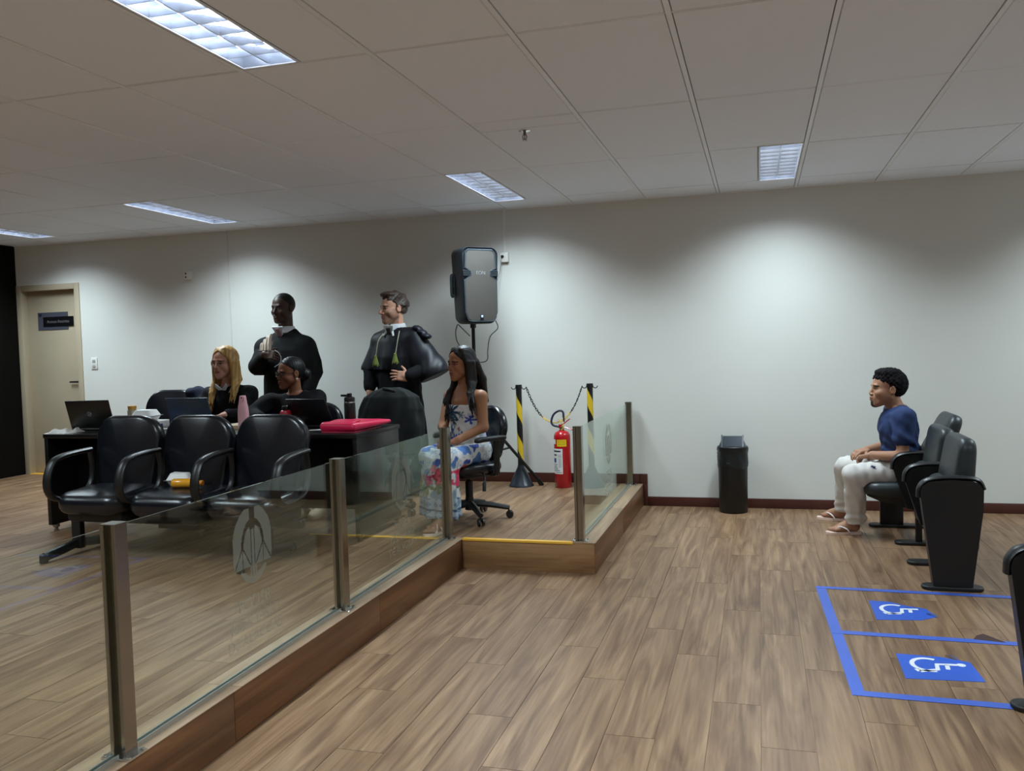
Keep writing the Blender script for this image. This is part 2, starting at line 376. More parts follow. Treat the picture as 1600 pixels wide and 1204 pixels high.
# ceiling: hung tiles, lamp cells left open
ceil = box_obj('ceiling', (XL, YF, H+0.10), (XR, YW, H+0.16), mat('ceiling_void', (120, 116, 112), 0.9), kind='structure')
xs = [XL]+[c*0.625 for c in range(-10, 8)]+[XR]
ys = [YF, -0.355-2.5, -0.355-1.25, -0.355, 0.895, 2.145, 3.395, 4.645, 5.895, 7.145, YW]
lampcell = {}
for lx, ly in LAMPS:
    for i in range(len(xs)-1):
        if xs[i] <= lx < xs[i+1]:
            for j in range(len(ys)-1):
                if ys[j] <= ly < ys[j+1]: lampcell[(i, j)] = lx
tm = {}
def tile(x0, x1, y0, y1):
    g = 0.0095; a = x1-x0-2*0.0150; b = y1-y0-2*g
    if a < 0.02 or b < 0.02: return
    key = (round(a, 3), round(b, 3))
    if key not in tm:
        mb = MB(); mb.box((0, 0, 0), (a, b, 0.016), 0.003, 1); tm[key] = mb.mesh('tile', 30); tm[key].materials.append(TILE)
    o = bpy.data.objects.new('ceiling_tile', tm[key]); COL.objects.link(o)
    o.parent = ceil; o.location = Vector(((x0+x1)/2, (y0+y1)/2, H+0.008+rnd.uniform(-0.0006, 0.0008)))-ceil.location
    o.rotation_euler = (rnd.uniform(-0.0012, 0.0012), rnd.uniform(-0.002, 0.002), 0)
for i in range(len(xs)-1):
    for j in range(len(ys)-1):
        x0, x1, y0, y1 = xs[i], xs[i+1], ys[j], ys[j+1]
        if (i, j) in lampcell:
            lx = lampcell[(i, j)]
            if lx-0.14-x0 > 0.03: tile(x0, lx-0.13, y0, y1)
            if x1-lx-0.14 > 0.03: tile(lx+0.13, x1, y0, y1)
        elif abs(x0+0.625) < 0.01 and abs(y0-4.645) < 0.01:
            tile(x0, x1, y0, 4.855); tile(x0, x1, 4.855, y1)
        else: tile(x0, x1, y0, y1)
for x in xs[1:-1]: box_obj('ceiling_rail', (x-0.011, YF, H-0.0015), (x+0.011, YW, H+0.03), BAR_L, None).parent = ceil
for j, y in enumerate(ys[1:-1]): box_obj('ceiling_cross_rail', (XL, y-0.0035, H+0.002), (XR, y+0.0035, H+0.03), BAR_L if j % 3 else BAR_L, None).parent = ceil
box_obj('ceiling_cross_rail', (-0.614, 4.849, H-0.001), (-0.011, 4.862, H+0.03), BAR_L, None).parent = ceil
for o in ceil.children:
    if o.name.startswith(('ceiling_rail', 'ceiling_cross')): o.location = o.location-ceil.location
box_obj('trim_4', (XL, YW-0.012, H-0.004), (XR, YW, H+0.02), TILE, kind='structure')
# lamp fittings: tray, two lit tubes, louvre blades
LBL = {(-6.02, 2.76): 'recessed louvre lamp outside the photo, over the dark panelled wall', (-3.89, 2.76): 'recessed louvre lamp outside the photo, over the platform left of the nearest lamp', (3.72, 2.76): 'recessed louvre lamp outside the photo, above the wheelchair bays',
       (-1.09, 2.76): 'large recessed louvre lamp at top left, nearest one in view', (1.095, 2.76): 'recessed louvre lamp cut off by top edge of photo, above the bay right of centre',
       (-1.09, 6.52): 'recessed louvre lamp by the back wall above the loudspeaker', (1.095, 6.52): 'recessed louvre lamp by the back wall above the waste bin',
       (-3.89, 6.52): 'recessed louvre lamp by the back wall above the black desk', (-6.02, 6.52): 'recessed louvre lamp by the back wall nearest the beige door',
       (3.72, 6.52): 'recessed louvre lamp beyond the right edge, above the auditorium chairs'}
def make_lamp(x, y):
    t = thing('ceiling_light', LBL.get((x, y), 'recessed louvre ceiling lamp out of view behind the camera'), 'lamp', (x, y, H), 0, 'recessed louvre ceiling lamps')
    W, Lh = 0.262, 1.226
    mb = MB()
    mb.box((0, 0, 0.085), (W, Lh, 0.006))
    for s in (-1, 1): mb.box((s*W/2, 0, 0.045), (0.004, Lh, 0.085)); mb.box((0, s*Lh/2, 0.045), (W, 0.004, 0.085))
    mb.build('tray', REFL, t)
    mb = MB()
    for s in (-1, 1): mb.box((s*(W/2+0.004), 0, 0.0), (0.010, Lh+0.014, 0.006)); mb.box((0, s*(Lh/2+0.004), 0.0), (W+0.014, 0.010, 0.006))
    mb.build('rim', BAR_L, t)
    for s in (-1, 1):
        mb = MB(); mb.cyl((s*0.065, -0.585, 0.055), (s*0.065, 0.585, 0.055), 0.014, n=10); mb.build('tube', TUBE, t)
    mb = MB(); mb.prism([(-0.010, 0.04), (0.010, 0.04), (0.003, 0.002), (-0.003, 0.002)], -Lh/2, Lh/2, FR((0, 0, 0), (1, 0, 0), (0, 0, 1))); mb.build('louvre_spine', LOUVRE, t)
    bm_ = MB(); bm_.prism([(-0.007, 0.038), (0.007, 0.038), (0.002, 0.003), (-0.002, 0.003)], -W/2+0.002, W/2-0.002, FR((0, 0, 0), (0, 1, 0), (0, 0, 1)))
    me = bm_.mesh('louvre_blade'); me.materials.append(LOUVRE)
    for k in range(9):
        o = link('louvre_blade', me, None, t, (0, -Lh/2+Lh*(k+1)/10, 0))
    return t
lamp_things = [make_lamp(*p) for p in LAMPS if p[1] > 2]
# sprinkler
t = thing('sprinkler_head', 'small metal fire sprinkler hanging from the ceiling near the narrow tile', 'sprinkler', (-0.355, 4.90, H))
mb = MB(); mb.lathe([(0.034, 0.0), (0.034, -0.004), (0.012, -0.010)], 16); mb.build('escutcheon', CHROMED, t)
mb = MB(); mb.cyl((0, 0, -0.008), (0, 0, -0.028), 0.009); mb.tube([(0.010, 0, -0.026), (0.013, 0, -0.04), (0.003, 0, -0.055)], 0.003); mb.tube([(-0.010, 0, -0.026), (-0.013, 0, -0.04), (-0.003, 0, -0.055)], 0.003); mb.cyl((0, 0, -0.028), (0, 0, -0.052), 0.003, n=8); mb.build('nozzle', mat('dull_brass', (120, 110, 96), 0.35, 0.9), t)
mb = MB(); mb.lathe([(0.0, -0.055), (0.017, -0.056), (0.017, -0.058), (0.0, -0.059)], 12); mb.build('deflector', mat('dull_brass', (120, 110, 96)), t)
# ---------------------------------------------------------------- door
d = box_obj('door_1', (-6.80, YW+0.075, PZ), (-6.095, YW+0.115, 2.20), DOORM, bev=0.002, kind='structure')
dl = d.location
def dchild(name, lo, hi, m, bev=0.0, parent=d, **kw):
    o = box_obj(name, lo, hi, m, None, bev, **kw); o.location = o.location-dl; o.parent = d; return o
dchild('door_frame', (-6.865, YW-0.012, PZ), (-6.80, YW+0.12, 2.262), DOORM, 0.004); dchild('door_frame', (-6.095, YW-0.012, PZ), (-6.03, YW+0.12, 2.262), DOORM, 0.004)
dchild('door_frame', (-6.80, YW-0.012, 2.20), (-6.095, YW+0.12, 2.262), DOORM, 0.004)
sgn = dchild('sign_plate', (-6.665, YW+0.068, 1.775), (-6.265, YW+0.075, 1.965), mat('slate_sign_plate', (74, 76, 88), 0.4))
st2 = dchild('name_strip', (-6.59, YW+0.062, 1.81), (-6.19, YW+0.068, 1.915), mat('black_sign_strip', (14, 13, 16), 0.35))
me = text_mesh('Acesso Restrito', 0.046, FR((-6.39-dl.x, YW+0.061-dl.y, 1.862-dl.z), (1, 0, 0), (0, 0, 1))); link('lettering', me, mat('grey_lettering', (112, 112, 118), 0.5), d)
mb = MB(); mb.prism([(-0.02, 0.02), (0.02, 0.02), (0.024, 0.004), (0, -0.024), (-0.024, 0.004)], 0, 0.001, FR((-6.632-dl.x, YW+0.067-dl.y, 1.935-dl.z), (1, 0, 0), (0, 0, 1))); mb.build('sign_emblem', mat('navy_emblem', (28, 32, 52)), d)
mb = MB(); mb.box((-6.20-dl.x, YW+0.045-dl.y, 1.2-dl.z), (0.12, 0.014, 0.018), 0.005); mb.cyl((-6.145-dl.x, YW+0.075-dl.y, 1.2-dl.z), (-6.145-dl.x, YW+0.045-dl.y, 1.2-dl.z), 0.014); mb.build('door_handle', BPLAST, d)
mb = MB(); mb.cyl((-6.145-dl.x, YW+0.077-dl.y, 1.11-dl.z), (-6.145-dl.x, YW+0.066-dl.y, 1.11-dl.z), 0.016); mb.build('lock_cylinder', mat('worn_lock', (150, 136, 112), 0.4, 0.6), d)
box_obj('trim_5', (-6.80, YW-0.02, PZ), (-6.095, YW+0.07, PZ+0.006), NOSING, kind='structure')
mb = MB(); mb.box(((XL-6.03)/2-0.03, YW+0.17, 1.2), (0.95, 0.1, 2.2)); mb.build('wall_corridor', PANEL_DARK, kind='structure')
# switch, wall box, socket and duct
t = thing('light_switch', 'white double switch plate on the wall right of the beige door', 'switch', (-5.88, YW, 1.395))
mb = MB(); mb.box((0, -0.005, 0), (0.078, 0.010, 0.124), 0.003); mb.build('plate', WPLAST, t)
for s in (-1, 1): mb = MB(); mb.box((0, -0.012, s*0.026), (0.036, 0.006, 0.03), 0.002, rot=(0.08*s, 0, 0)); mb.build('rocker', mat('grey_rocker', (170, 170, 168), 0.4), t)
t = thing('wall_sensor', 'small white box high on the wall between door and standing robed man', 'sensor', (-4.655, YW, 2.265))
mb = MB(); mb.box((0, -0.02, 0), (0.075, 0.04, 0.085), 0.006); mb.build('casing', WPLAST, t)
for s in (-1, 1): mb = MB(); mb.cyl((-0.012, -0.040, s*0.018), (-0.012, -0.043, s*0.018), 0.009, n=12); mb.build('socket_hole', GAP, t)
tag(box_obj('cable_duct', (-1.293, YW-0.014, 2.30), (-1.272, YW, H), WPLAST, bev=0.002), 'white plastic cable duct running from ceiling down to wall socket', 'duct')
t = thing('wall_socket', 'white socket box at the end of the duct beside the loudspeaker', 'socket', (-1.28, YW, 2.255))
mb = MB(); mb.box((0, -0.018, 0), (0.075, 0.036, 0.085), 0.004); mb.build('casing', WPLAST, t)
mb = MB(); mb.cyl((-0.016, -0.036, 0.008), (-0.016, -0.055, 0.008), 0.014, 0.011); mb.build('plug', BPLAST, t)
# ---------------------------------------------------------------- glass balustrades
def emblem_mask(u, v):
    # court emblem in a unit box: almond plate, gate arch, column, two scales, base crescent; True = etched
    x = u; y = v
    r = (x/0.46)**2+((y-0.56)/0.47)**2 if y > 0.56 else (x/0.46)**2+((y-0.56)/0.95)**2
    plate = r < 1 and y > 0.24
    if plate:
        if abs(x) < 0.06 and y > 0.72: plate = False
        rr = math.hypot(x/0.24, (y-0.50)/0.30)
        if y > 0.50 and 0.90 < rr < 1.12+0.25*max(0, y-0.6): plate = False
        if 0.028 < abs(x) < 0.045 and y < 0.74: plate = False
        if abs(abs(x)-0.245) < 0.010 and 0.24 < y < 0.52: plate = False
        for sx in (-1, 1):
            k = abs(x-sx*0.245); yy = 0.52-y
            if 0 < yy < 0.27 and abs(k-yy*0.66) < 0.013: plate = False
    if abs(x) < 0.075 and 0.06 < y <= 0.24 and not 0.028 < abs(x) < 0.045: plate = True
    cres = abs(x) < 0.30 and 0.0 < y < 0.20 and y > 0.62*x*x/0.3**2*0.26-0.0 and y < 0.05+0.145*(abs(x)/0.30)**0.9+0.02
    return plate or cres
def emblem_mesh(M, size, n=64):
    vs = {}; VV = []; FF = []
    def vid(i, j):
        if (i, j) not in vs: vs[(i, j)] = len(VV); VV.append(M @ Vector(((i/n-0.5)*size, (j/n)*size, 0)))
        return vs[(i, j)]
    for i in range(n):
        for j in range(n):
            if emblem_mask((i+0.5)/n-0.5, (j+0.5)/n): FF.append((vid(i, j), vid(i+1, j), vid(i+1, j+1), vid(i, j+1)))
    me = bpy.data.meshes.new('emblem'); me.from_pydata([tuple(v) for v in VV], [], FF); me.update(); return me
def balustrade(name, label, x, ys_, etched, loc):
    t = thing(name, label, 'balustrade', loc); lx, ly, lz = loc
    for y in ys_:
        p = thing('post', None, None, (x-lx, y-ly, 0), 0); p.parent = t
        mb = MB()
        for s in (-1, 1): mb.box((s*0.0205, 0, 0.366), (0.014, 0.056, 0.728), 0.0015, 1)
        mb.box((0, -0.0, 0.366), (0.026, 0.014, 0.728)); mb.box((0, 0, 0.7305), (0.056, 0.057, 0.003), 0.001, 1)
        mb.build('post_profile', CHROME, p)
        mb = MB(); mb.box((0, 0, 0.0035), (0.105, 0.085, 0.007), 0.002, 1)
        for a in (-1, 1):
            for b in (-1, 1): mb.cyl((a*0.042, b*0.033, 0.006), (a*0.042, b*0.033, 0.011), 0.007, n=8)
        mb.build('base_plate', CHROMED, p)
    for k in range(len(ys_)-1):
        a, b = ys_[k]+0.012, ys_[k+1]-0.012; yc = (a+b)/2
        mb = MB(); mb.box((0, 0, 0), (0.008, b-a, 0.708), 0.0008, 1); mb.build('glass_pane', GLASS, t, loc=(x-lx, yc-ly, 0.368))
        mb = MB()
        for s in (-1, 1): mb.box((s*0.009, 0, 0.009), (0.004, b-a-0.05, 0.018))
        mb.box((0, 0, 0.002), (0.016, b-a-0.05, 0.004)); mb.build('glass_channel', CHANNEL, t, loc=(x-lx, yc-ly, 0))
        if etched[k]:
            M = FR((x-lx+0.0052, yc-ly, 0.338), (0, 1, 0), (0, 0, 1))
            link('etched_emblem', emblem_mesh(M, 0.30), FROST, t)
            for s_, z, sz in (('PODER', 0.268, 0.072), ('JUDICIÁRIO', 0.197, 0.066), ('DE ALAGOAS', 0.128, 0.064)):
                me = text_mesh(s_, sz, FR((x-lx+0.0054, yc-ly, z), (0, 1, 0), (0, 0, 1)), 0.0001); link('etched_lettering', me, FROST2, t)
    return t
balustrade('glass_balustrade', 'long glass balustrade with steel posts on the platform edge at left', -1.003, [0.69, 2.19, 3.70, 5.225], [0, 1, 1], (-1.003, 2.95, PZ)).rotation_euler.z = 0.014
balustrade('glass_balustrade', 'short glass balustrade with two steel posts by the back wall, near the extinguisher', -0.17, [5.30, 7.50], [1], (-0.17, 6.4, PZ))
# ---------------------------------------------------------------- black desk
t = thing('desk', 'long black laminate desk with open knee space behind the beam seats', 'desk', (-2.81, 5.37, PZ)); DX, DY = -2.81, 5.37
def part(name, lo, hi, m, par, bev=0.003, off=(0, 0, 0)):
    o = box_obj(name, [a-b for a, b in zip(lo, off)], [a-b for a, b in zip(hi, off)], m, par, bev); return o
dk = (DX, DY, PZ)
for a, b in ((-4.06, -2.812), (-2.808, -1.565)): part('desk_top', (a, 5.02, 0.875), (b, 5.72, 0.905), DESKB, t, 0.002, dk)
for x in (-4.06, -2.84, -2.805, -1.60): part('side_panel', (x, 5.03, 0.24), (x+0.032, 5.70, 0.875), DESKB, t, 0.002, dk)
for a, b in ((-4.028, -2.84), (-2.773, -1.60)): part('modesty_panel', (a, 5.30, 0.36), (b, 5.318, 0.875), DESKB, t, 0.001, dk)
p = part('pedestal', (-3.22, 5.16, 0.215), (-2.845, 5.66, 0.60), DESKB, t, 0.003, dk)
mb = MB()
for x in (-4.03, -2.80, -1.59):
    for y in (5.07, 5.66):
        mb = MB(); mb.lathe([(0.024, 0.045), (0.024, 0.028), (0.014, 0.024), (0.010, 0.010), (0.018, 0.006), (0.018, 0.0)], 14, (x-DX, y-DY, 0)); mb.build('glide', mat('nickel_glide', (150, 145, 135), 0.3, 0.9), t)
# ---------------------------------------------------------------- beam seating: three linked seats
BY = 4.50
t = thing('beam_seating', 'row of three linked black leather armchairs on a beam, backs to the desk', 'seating', (-2.50, BY, PZ))
seats_x = (-0.53, 0.0, 0.53)
def seat_bend(v): return Vector((v.x, v.y, v.z-0.10*max(0, (-v.y-0.13))**1.0*(1 if v.y < -0.13 else 0)))
mb = MB(); mb.pillow(rrect(0.50, 0.46, 0.11, 6), 0.12, 0.05, puff=0.012, seg=5, bend=seat_bend); SEAT_ME = mb.mesh('seat', 40)
def bk_bend(v): return Vector((v.x, v.y, v.z-0.16*(v.x/0.5)**2))
def back_outline(w0, w1, h, r):
    o = []
    for cx, cy, a0 in ((w1/2-r, h-r, 0), (-w1/2+r, h-r, PI/2)):
        for k in range(9): a = a0+PI/2*k/8; o.append((cx+r*math.cos(a), cy+r*math.sin(a)))
    r2_ = 0.06
    for cx, cy, a0 in ((-w0/2+r2_, r2_, PI), (w0/2-r2_, r2_, 3*PI/2)):
        for k in range(6): a = a0+PI/2*k/5; o.append((cx+r2_*math.cos(a), cy+r2_*math.sin(a)))
    return o
mb = MB(); mb.pillow(back_outline(0.43, 0.50, 0.60, 0.15), 0.085, 0.035, puff=0.014, bend=bk_bend); BACK_ME = mb.mesh('backrest', 40)
for sx in seats_x:
    o = link('seat', SEAT_ME, BLEATH, t, (sx, -0.005, 0.365)); o.rotation_euler = (0.05, 0, 0)
    o = link('backrest', BACK_ME, BLEATH, t, (sx-0.02, 0.115, 0.275)); o.rotation_euler = (PI/2-0.17, 0, 0)
    mb = MB(); mb.box((sx, 0.0, 0.275), (0.42, 0.32, 0.09), 0.03); mb.build('seat_pan', BMATTE, t)
for sx in (-0.795, -0.265, 0.265, 0.795):
    mb = MB(); pts = cat_rom([(sx, -0.150, 0.372), (sx, -0.205, 0.395), (sx, -0.236, 0.45), (sx, -0.230, 0.525), (sx, -0.190, 0.603), (sx, -0.12, 0.634), (sx, 0.0, 0.647), (sx, 0.13, 0.652)], 6)
    mb.tube(pts, 0.017, 10, ry=0.030, upv=(0, 1, 0)); mb.tube(cat_rom([(sx, 0.125, 0.648), (sx, 0.14, 0.55), (sx, 0.12, 0.44), (sx, 0.04, 0.385), (sx, -0.155, 0.372)], 5), 0.012, 8, ry=0.018, upv=(0, 1, 0)); mb.build('armrest', BPLAST, t)
mb = MB(); mb.box((0, 0.03, 0.225), (1.62, 0.06, 0.05), 0.004); mb.build('beam', BMATTE, t)
for sx in (-0.80, 0.58):
    mb = MB(); mb.box((sx, 0.0, 0.13), (0.07, 0.045, 0.20), 0.008); mb.tube([(sx, -0.285, 0.035), (sx, -0.12, 0.052), (sx, 0.0, 0.07), (sx, 0.12, 0.052), (sx, 0.285, 0.035)], 0.03, 10, ry=0.020); lg = mb.build('leg', BMATTE, t)
    for sy in (-1, 1):
        mb = MB(); mb.lathe([(0.022, 0.0), (0.026, 0.006), (0.026, 0.05), (0.018, 0.058)], 14, (sx, sy*0.285, 0)); mb.build('foot_glide', BPLAST, lg)
# ---------------------------------------------------------------- office chairs
def wheel(mb, c, r=0.028, w=0.045, ax=(1, 0, 0)):
    c = Vector(c); a = Vector(ax).normalized()
    for s in (-1, 1): mb.cyl(c+a*(s*w*0.20), c+a*(s*w*0.5), r, r*0.9, 16)
    mb.box(c+Vector((0, 0, r*0.6)), (w*0.5, w*0.5, r*1.0), 0.004)
def office_chair(name, label, loc, rotz, big=False, group=None, dz=-0.055, bh_=0.60):
    # local: sitter faces -Y
    t = thing(name, label, 'chair', loc, rotz, group)
    mb = MB(); mb.cyl((0, 0, 0.07), (0, 0, 0.16), 0.035, 0.03); mb.build('hub', BPLAST, t)
    for k in range(5):
        a = 2*PI*k/5+0.94; dx, dy = math.cos(a), math.sin(a)
        mb = MB(); mb.tube([(dx*0.03, dy*0.03, 0.115), (dx*0.16, dy*0.16, 0.10), (dx*0.29, dy*0.29, 0.075)], [0.026, 0.022, 0.017], 8, ry=[0.028, 0.024, 0.02]); mb.build('base_arm', BPLAST, t)
        mb = MB(); wheel(mb, (dx*0.29, dy*0.29, 0.028), ax=(-dy, dx, 0)); mb.build('caster', BPLAST, t)
    mb = MB(); mb.cyl((0, 0, 0.15), (0, 0, 0.28), 0.028); mb.cyl((0, 0, 0.28), (0, 0, 0.37+dz), 0.016); mb.build('gas_lift', BMATTE, t)
    mb = MB(); mb.box((0, 0.02, 0.385+dz), (0.16, 0.24, 0.05), 0.012); mb.build('mechanism', BMATTE, t)
    mb = MB(); mb.tube(cat_rom([(0.05, 0.0, 0.375), (0.17, -0.01, 0.37), (0.25, -0.03, 0.33), (0.27, -0.05, 0.28)], 5), 0.008, 8); mb.tube([(0.265, -0.045, 0.30), (0.285, -0.06, 0.245)], 0.013, 8); mb.build('lever', BPLAST, t)
    mb = MB(); mb.pillow(rrect(0.47, 0.44, 0.15, 6), 0.075, 0.034, puff=0.008, bend=lambda v: Vector((v.x, v.y, v.z-0.5*max(0, -v.y-0.14)**1.6)), M=Matrix.Translation((0, -0.02, 0.445+dz))); mb.build('seat', BLEATH, t)
    bw, bh, bz = (0.50, bh_, 0.36) if big else (0.36, 0.40, 0.42)
    mb = MB(); mb.pillow(back_outline(bw*0.82, bw, bh, 0.17), 0.07, 0.03, puff=0.01, bend=lambda v: Vector((v.x, v.y, v.z-0.30*v.x*v.x)), M=Matrix.Translation((0, 0.225 if big else 0.165, bz)) @ Matrix.Rotation(PI/2-0.16, 4, 'X')); mb.build('backrest', BLEATH, t)
    mb = MB(); mb.tube(cat_rom([(0, 0.08, 0.39), (0, 0.20, 0.38), (0, 0.285 if big else 0.235, 0.48), (0, 0.31 if big else 0.27, 0.66)], 5), 0.03, 8, ry=0.012, upv=(1, 0, 0)); mb.build('back_bracket', BPLAST, t)
    if not big:
        for s in (-1, 1):
            mb = MB(); mb.tube(cat_rom([(s*0.12, 0.06, 0.40+dz), (s*0.25, 0.06, 0.40+dz), (s*0.275, 0.06, 0.44+dz), (s*0.275, 0.06, 0.60)], 4), 0.026, 8, ry=0.014, upv=(0, 1, 0)); mb.build('arm_post', BPLAST, t)
            mb = MB(); mb.pillow(rrect(0.075, 0.26, 0.036, 5), 0.028, 0.012, M=Matrix.Translation((s*0.278, 0.01, 0.605)), bend=lambda v: Vector((v.x, v.y, v.z-0.35*max(0, -v.y-0.06)**1.3))); mb.build('arm_pad', BPLAST, t)
    return t
office_chair('office_chair', 'black swivel office chair under the young woman in the floral dress', (-1.105, 5.875, PZ), -0.66)
office_chair('desk_chair', 'black leather high-back chair at the left end behind the desk, empty', (-4.03, 6.18, PZ-0.0), 0.15, True)
office_chair('desk_chair', 'black leather chair under the blonde woman behind the desk', (-3.27, 6.30, PZ), 0.05, True, bh_=0.48)
office_chair('desk_chair', 'black leather chair under the woman with glasses behind the desk', (-2.69, 6.22, PZ), -0.1, True, bh_=0.47)
office_chair('desk_chair', 'black chair with a dark jacket over its back, behind the pink folder', (-1.86, 5.98, PZ), 0.08, True, bh_=0.54)
# ---------------------------------------------------------------- auditorium chairs on the right (facing -X)
def aud_chair(name, label, loc, tilt, back_tilt, group, end_panel, sy=1):
    # local: sitter faces -X; near standard at y=0, seat runs to y=+0.56
    t = thing(name, label, 'chair', loc, 0, group)
    if end_panel:
        P = [(-0.165, 0.55), (-0.155, 0.585), (-0.12, 0.612), (0.0, 0.624), (0.10, 0.616), (0.14, 0.60), (0.158, 0.565), (0.155, 0.45), (0.10, 0.02), (-0.10, 0.02)]
        mb = MB(); mb.prism(P, -0.035, 0.03, FR((0, 0, 0), (1, 0, 0), (0, 0, 1))); mb.build('side_panel', BPLAST, t)
    else:
        P = [(-0.165, 0.52), (-0.155, 0.575), (-0.12, 0.612), (0.0, 0.624), (0.10, 0.622), (0.12, 0.61), (0.13, 0.33), (0.02, 0.25), (-0.08, 0.25)]
        mb = MB(); mb.prism(P, -0.022, 0.022, FR((0, 0, 0), (1, 0, 0), (0, 0, 1))); mb.build('side_panel', BPLAST, t)
        mb = MB(); mb.box((-0.005, 0, 0.14), (0.038, 0.05, 0.27), 0.004); mb.build('leg', BMATTE, t)
    mb = MB(); mb.tube(cat_rom([(-0.172, 0, 0.52), (-0.166, 0, 0.575), (-0.13, 0, 0.615), (-0.05, 0, 0.632), (0.08, 0, 0.632), (0.14, 0, 0.615), (0.163, 0, 0.57)], 6), 0.013, 8, ry=0.033, upv=(1, 0, 0)); mb.build('armrest', BPLAST, t)
    mb = MB(); mb.pillow(rrect(0.32, 0.10, 0.045, 5), 0.022, 0.008, M=Matrix.Translation((0.0, 0, 0.011))); mb.build('foot_plate', BMATTE, t)
    Ms = Matrix.Translation((0.10 if tilt < 0.6 else 0.13, 0.28*sy, 0.36 if tilt < 0.6 else 0.175)) @ Matrix.Rotation(tilt, 4, 'Y') @ Matrix.Translation((-0.22, 0, 0.0))
    mb = MB(); mb.pillow(rrect(0.44, 0.47, 0.09, 5), 0.10, 0.045, puff=0.008, M=Ms); mb.build('seat', GLEATH, t)
    mb = MB(); mb.add([(-0.20, -0.2, -0.045), (-0.20, 0.2, -0.045), (0.14, 0.2, -0.05), (0.14, -0.2, -0.05), (-0.12, -0.17, -0.085), (-0.12, 0.17, -0.085), (0.13, 0.17, -0.15), (0.13, -0.17, -0.15)], [(0, 1, 2, 3), (7, 6, 5, 4), (0, 4, 5, 1), (1, 5, 6, 2), (2, 6, 7, 3), (3, 7, 4, 0)], Ms); mb.build('seat_shell', BPLAST, t)
    Mb = Matrix.Translation((0.055, 0.28*sy, 0.40)) @ Matrix.Rotation(back_tilt, 4, 'Y') @ FR((0, 0, 0), (0, 1, 0), (0, 0, 1))
    mb = MB(); mb.pillow(back_outline(0.50, 0.46, 0.52 if back_tilt > 0.3 else 0.445, 0.07), 0.125, 0.05, puff=0.01, M=Mb, bend=lambda v: Vector((v.x, v.y, v.z*(1-0.32*max(0, v.y-0.1)/0.4)))); mb.build('backrest', GLEATH, t)
    mb = MB(); mb.box((0.10, 0.28*sy, 0.20), (0.06, 0.50, 0.05), 0.005); mb.build('cross_beam', BMATTE, t)
    return t
GA = 'auditorium chairs in the side row'
aud_chair('auditorium_chair', 'charcoal tip-up auditorium chair with solid black end panel, nearest of its row', (1.96, 5.27, 0), 1.25, 0.12, GA, True)
aud_chair('auditorium_chair', 'empty middle charcoal auditorium chair between the end chair and seated man', (1.97, 5.83, 0), 1.25, 0.10, GA, False)
aud_chair('auditorium_chair', 'charcoal auditorium chair with reclined back under the seated young man', (1.975, 6.38, 0), 0.0, 0.42, GA, False)
t = thing('chair_standard', 'far black armrest standard of the side row, half hidden behind the young man', 'armrest', (1.975, 6.95, 0))
P = [(-0.165, 0.52), (-0.155, 0.575), (-0.12, 0.612), (0.0, 0.624), (0.12, 0.61), (0.13, 0.33), (0.02, 0.25), (-0.08, 0.25)]
mb = MB(); mb.prism(P, -0.022, 0.022, FR((0, 0, 0), (1, 0, 0), (0, 0, 1))); mb.build('side_panel', BPLAST, t)
mb = MB(); mb.tube(cat_rom([(-0.172, 0, 0.52), (-0.166, 0, 0.575), (-0.13, 0, 0.615), (-0.05, 0, 0.632), (0.08, 0, 0.632)], 6), 0.013, 8, ry=0.033, upv=(1, 0, 0)); mb.build('armrest', BPLAST, t)
mb = MB(); mb.box((-0.10, 0, 0.15), (0.16, 0.05, 0.26), 0.004); mb.pillow(rrect(0.40, 0.10, 0.045, 5), 0.022, 0.008, M=Matrix.Translation((-0.06, 0, 0.011))); mb.build('leg', BMATTE, t)
aud_chair('auditorium_chair', 'black end panel of an auditorium chair cut off by the right edge of the photo', (2.00, 3.62, 0), 1.25, 0.12, GA, True, -1)
# ---------------------------------------------------------------- floor tape and wheelchair signs
TAPE = mat('blue_floor_tape', (58, 92, 186), 0.45, var=0.06, vscale=5); SIGNB = mat('blue_wheelchair_sign', (44, 88, 190), 0.4, var=0.05, vscale=9); SIGNW = mat('white_sign_print', (216, 220, 226), 0.5)
t = thing('tape_bay', 'blue tape outline of two wheelchair bays on the wooden floor', 'tape', (1.26, 4.4, 0))
tz = 0.0004
def strip(p0, p1, wd, tz=0.0004):
    a = Vector((p0[0]-1.26, p0[1]-4.4, tz)); b = Vector((p1[0]-1.26, p1[1]-4.4, tz)); d_ = (b-a); n_ = Vector((-d_.y, d_.x, 0)).normalized()*wd/2; u_ = Vector((0, 0, 0.0008))
    v = [a-n_, b-n_, b+n_, a+n_]; mb = MB(); mb.add([*v, *[q+u_ for q in v]], [(3, 2, 1, 0), (4, 5, 6, 7), (0, 1, 5, 4), (1, 2, 6, 5), (2, 3, 7, 6), (3, 0, 4, 7)]); mb.build('tape_strip', TAPE, t, smooth=0)
strip((1.255, 5.20), (1.30, 3.62), 0.052); strip((1.235, 5.182), (2.75, 5.145), 0.048, 0.0012); strip((1.255, 4.40), (2.75, 4.36), 0.052, 0.0012); strip((1.275, 3.646), (2.75, 3.60), 0.052, 0.0012)
mb = MB(); c0 = (1.93-1.26, 4.385-4.4)
mb.add([(c0[0]-0.05, c0[1]+0.02, 0.001), (c0[0]+0.09, c0[1]-0.004, 0.001), (c0[0]+0.0, c0[1]+0.05, 0.022), (c0[0]-0.03, c0[1]+0.045, 0.014)], [(0, 1, 2, 3)]); mb.build('peeled_corner', mat('tape_backing', (60, 34, 30), 0.6), t)
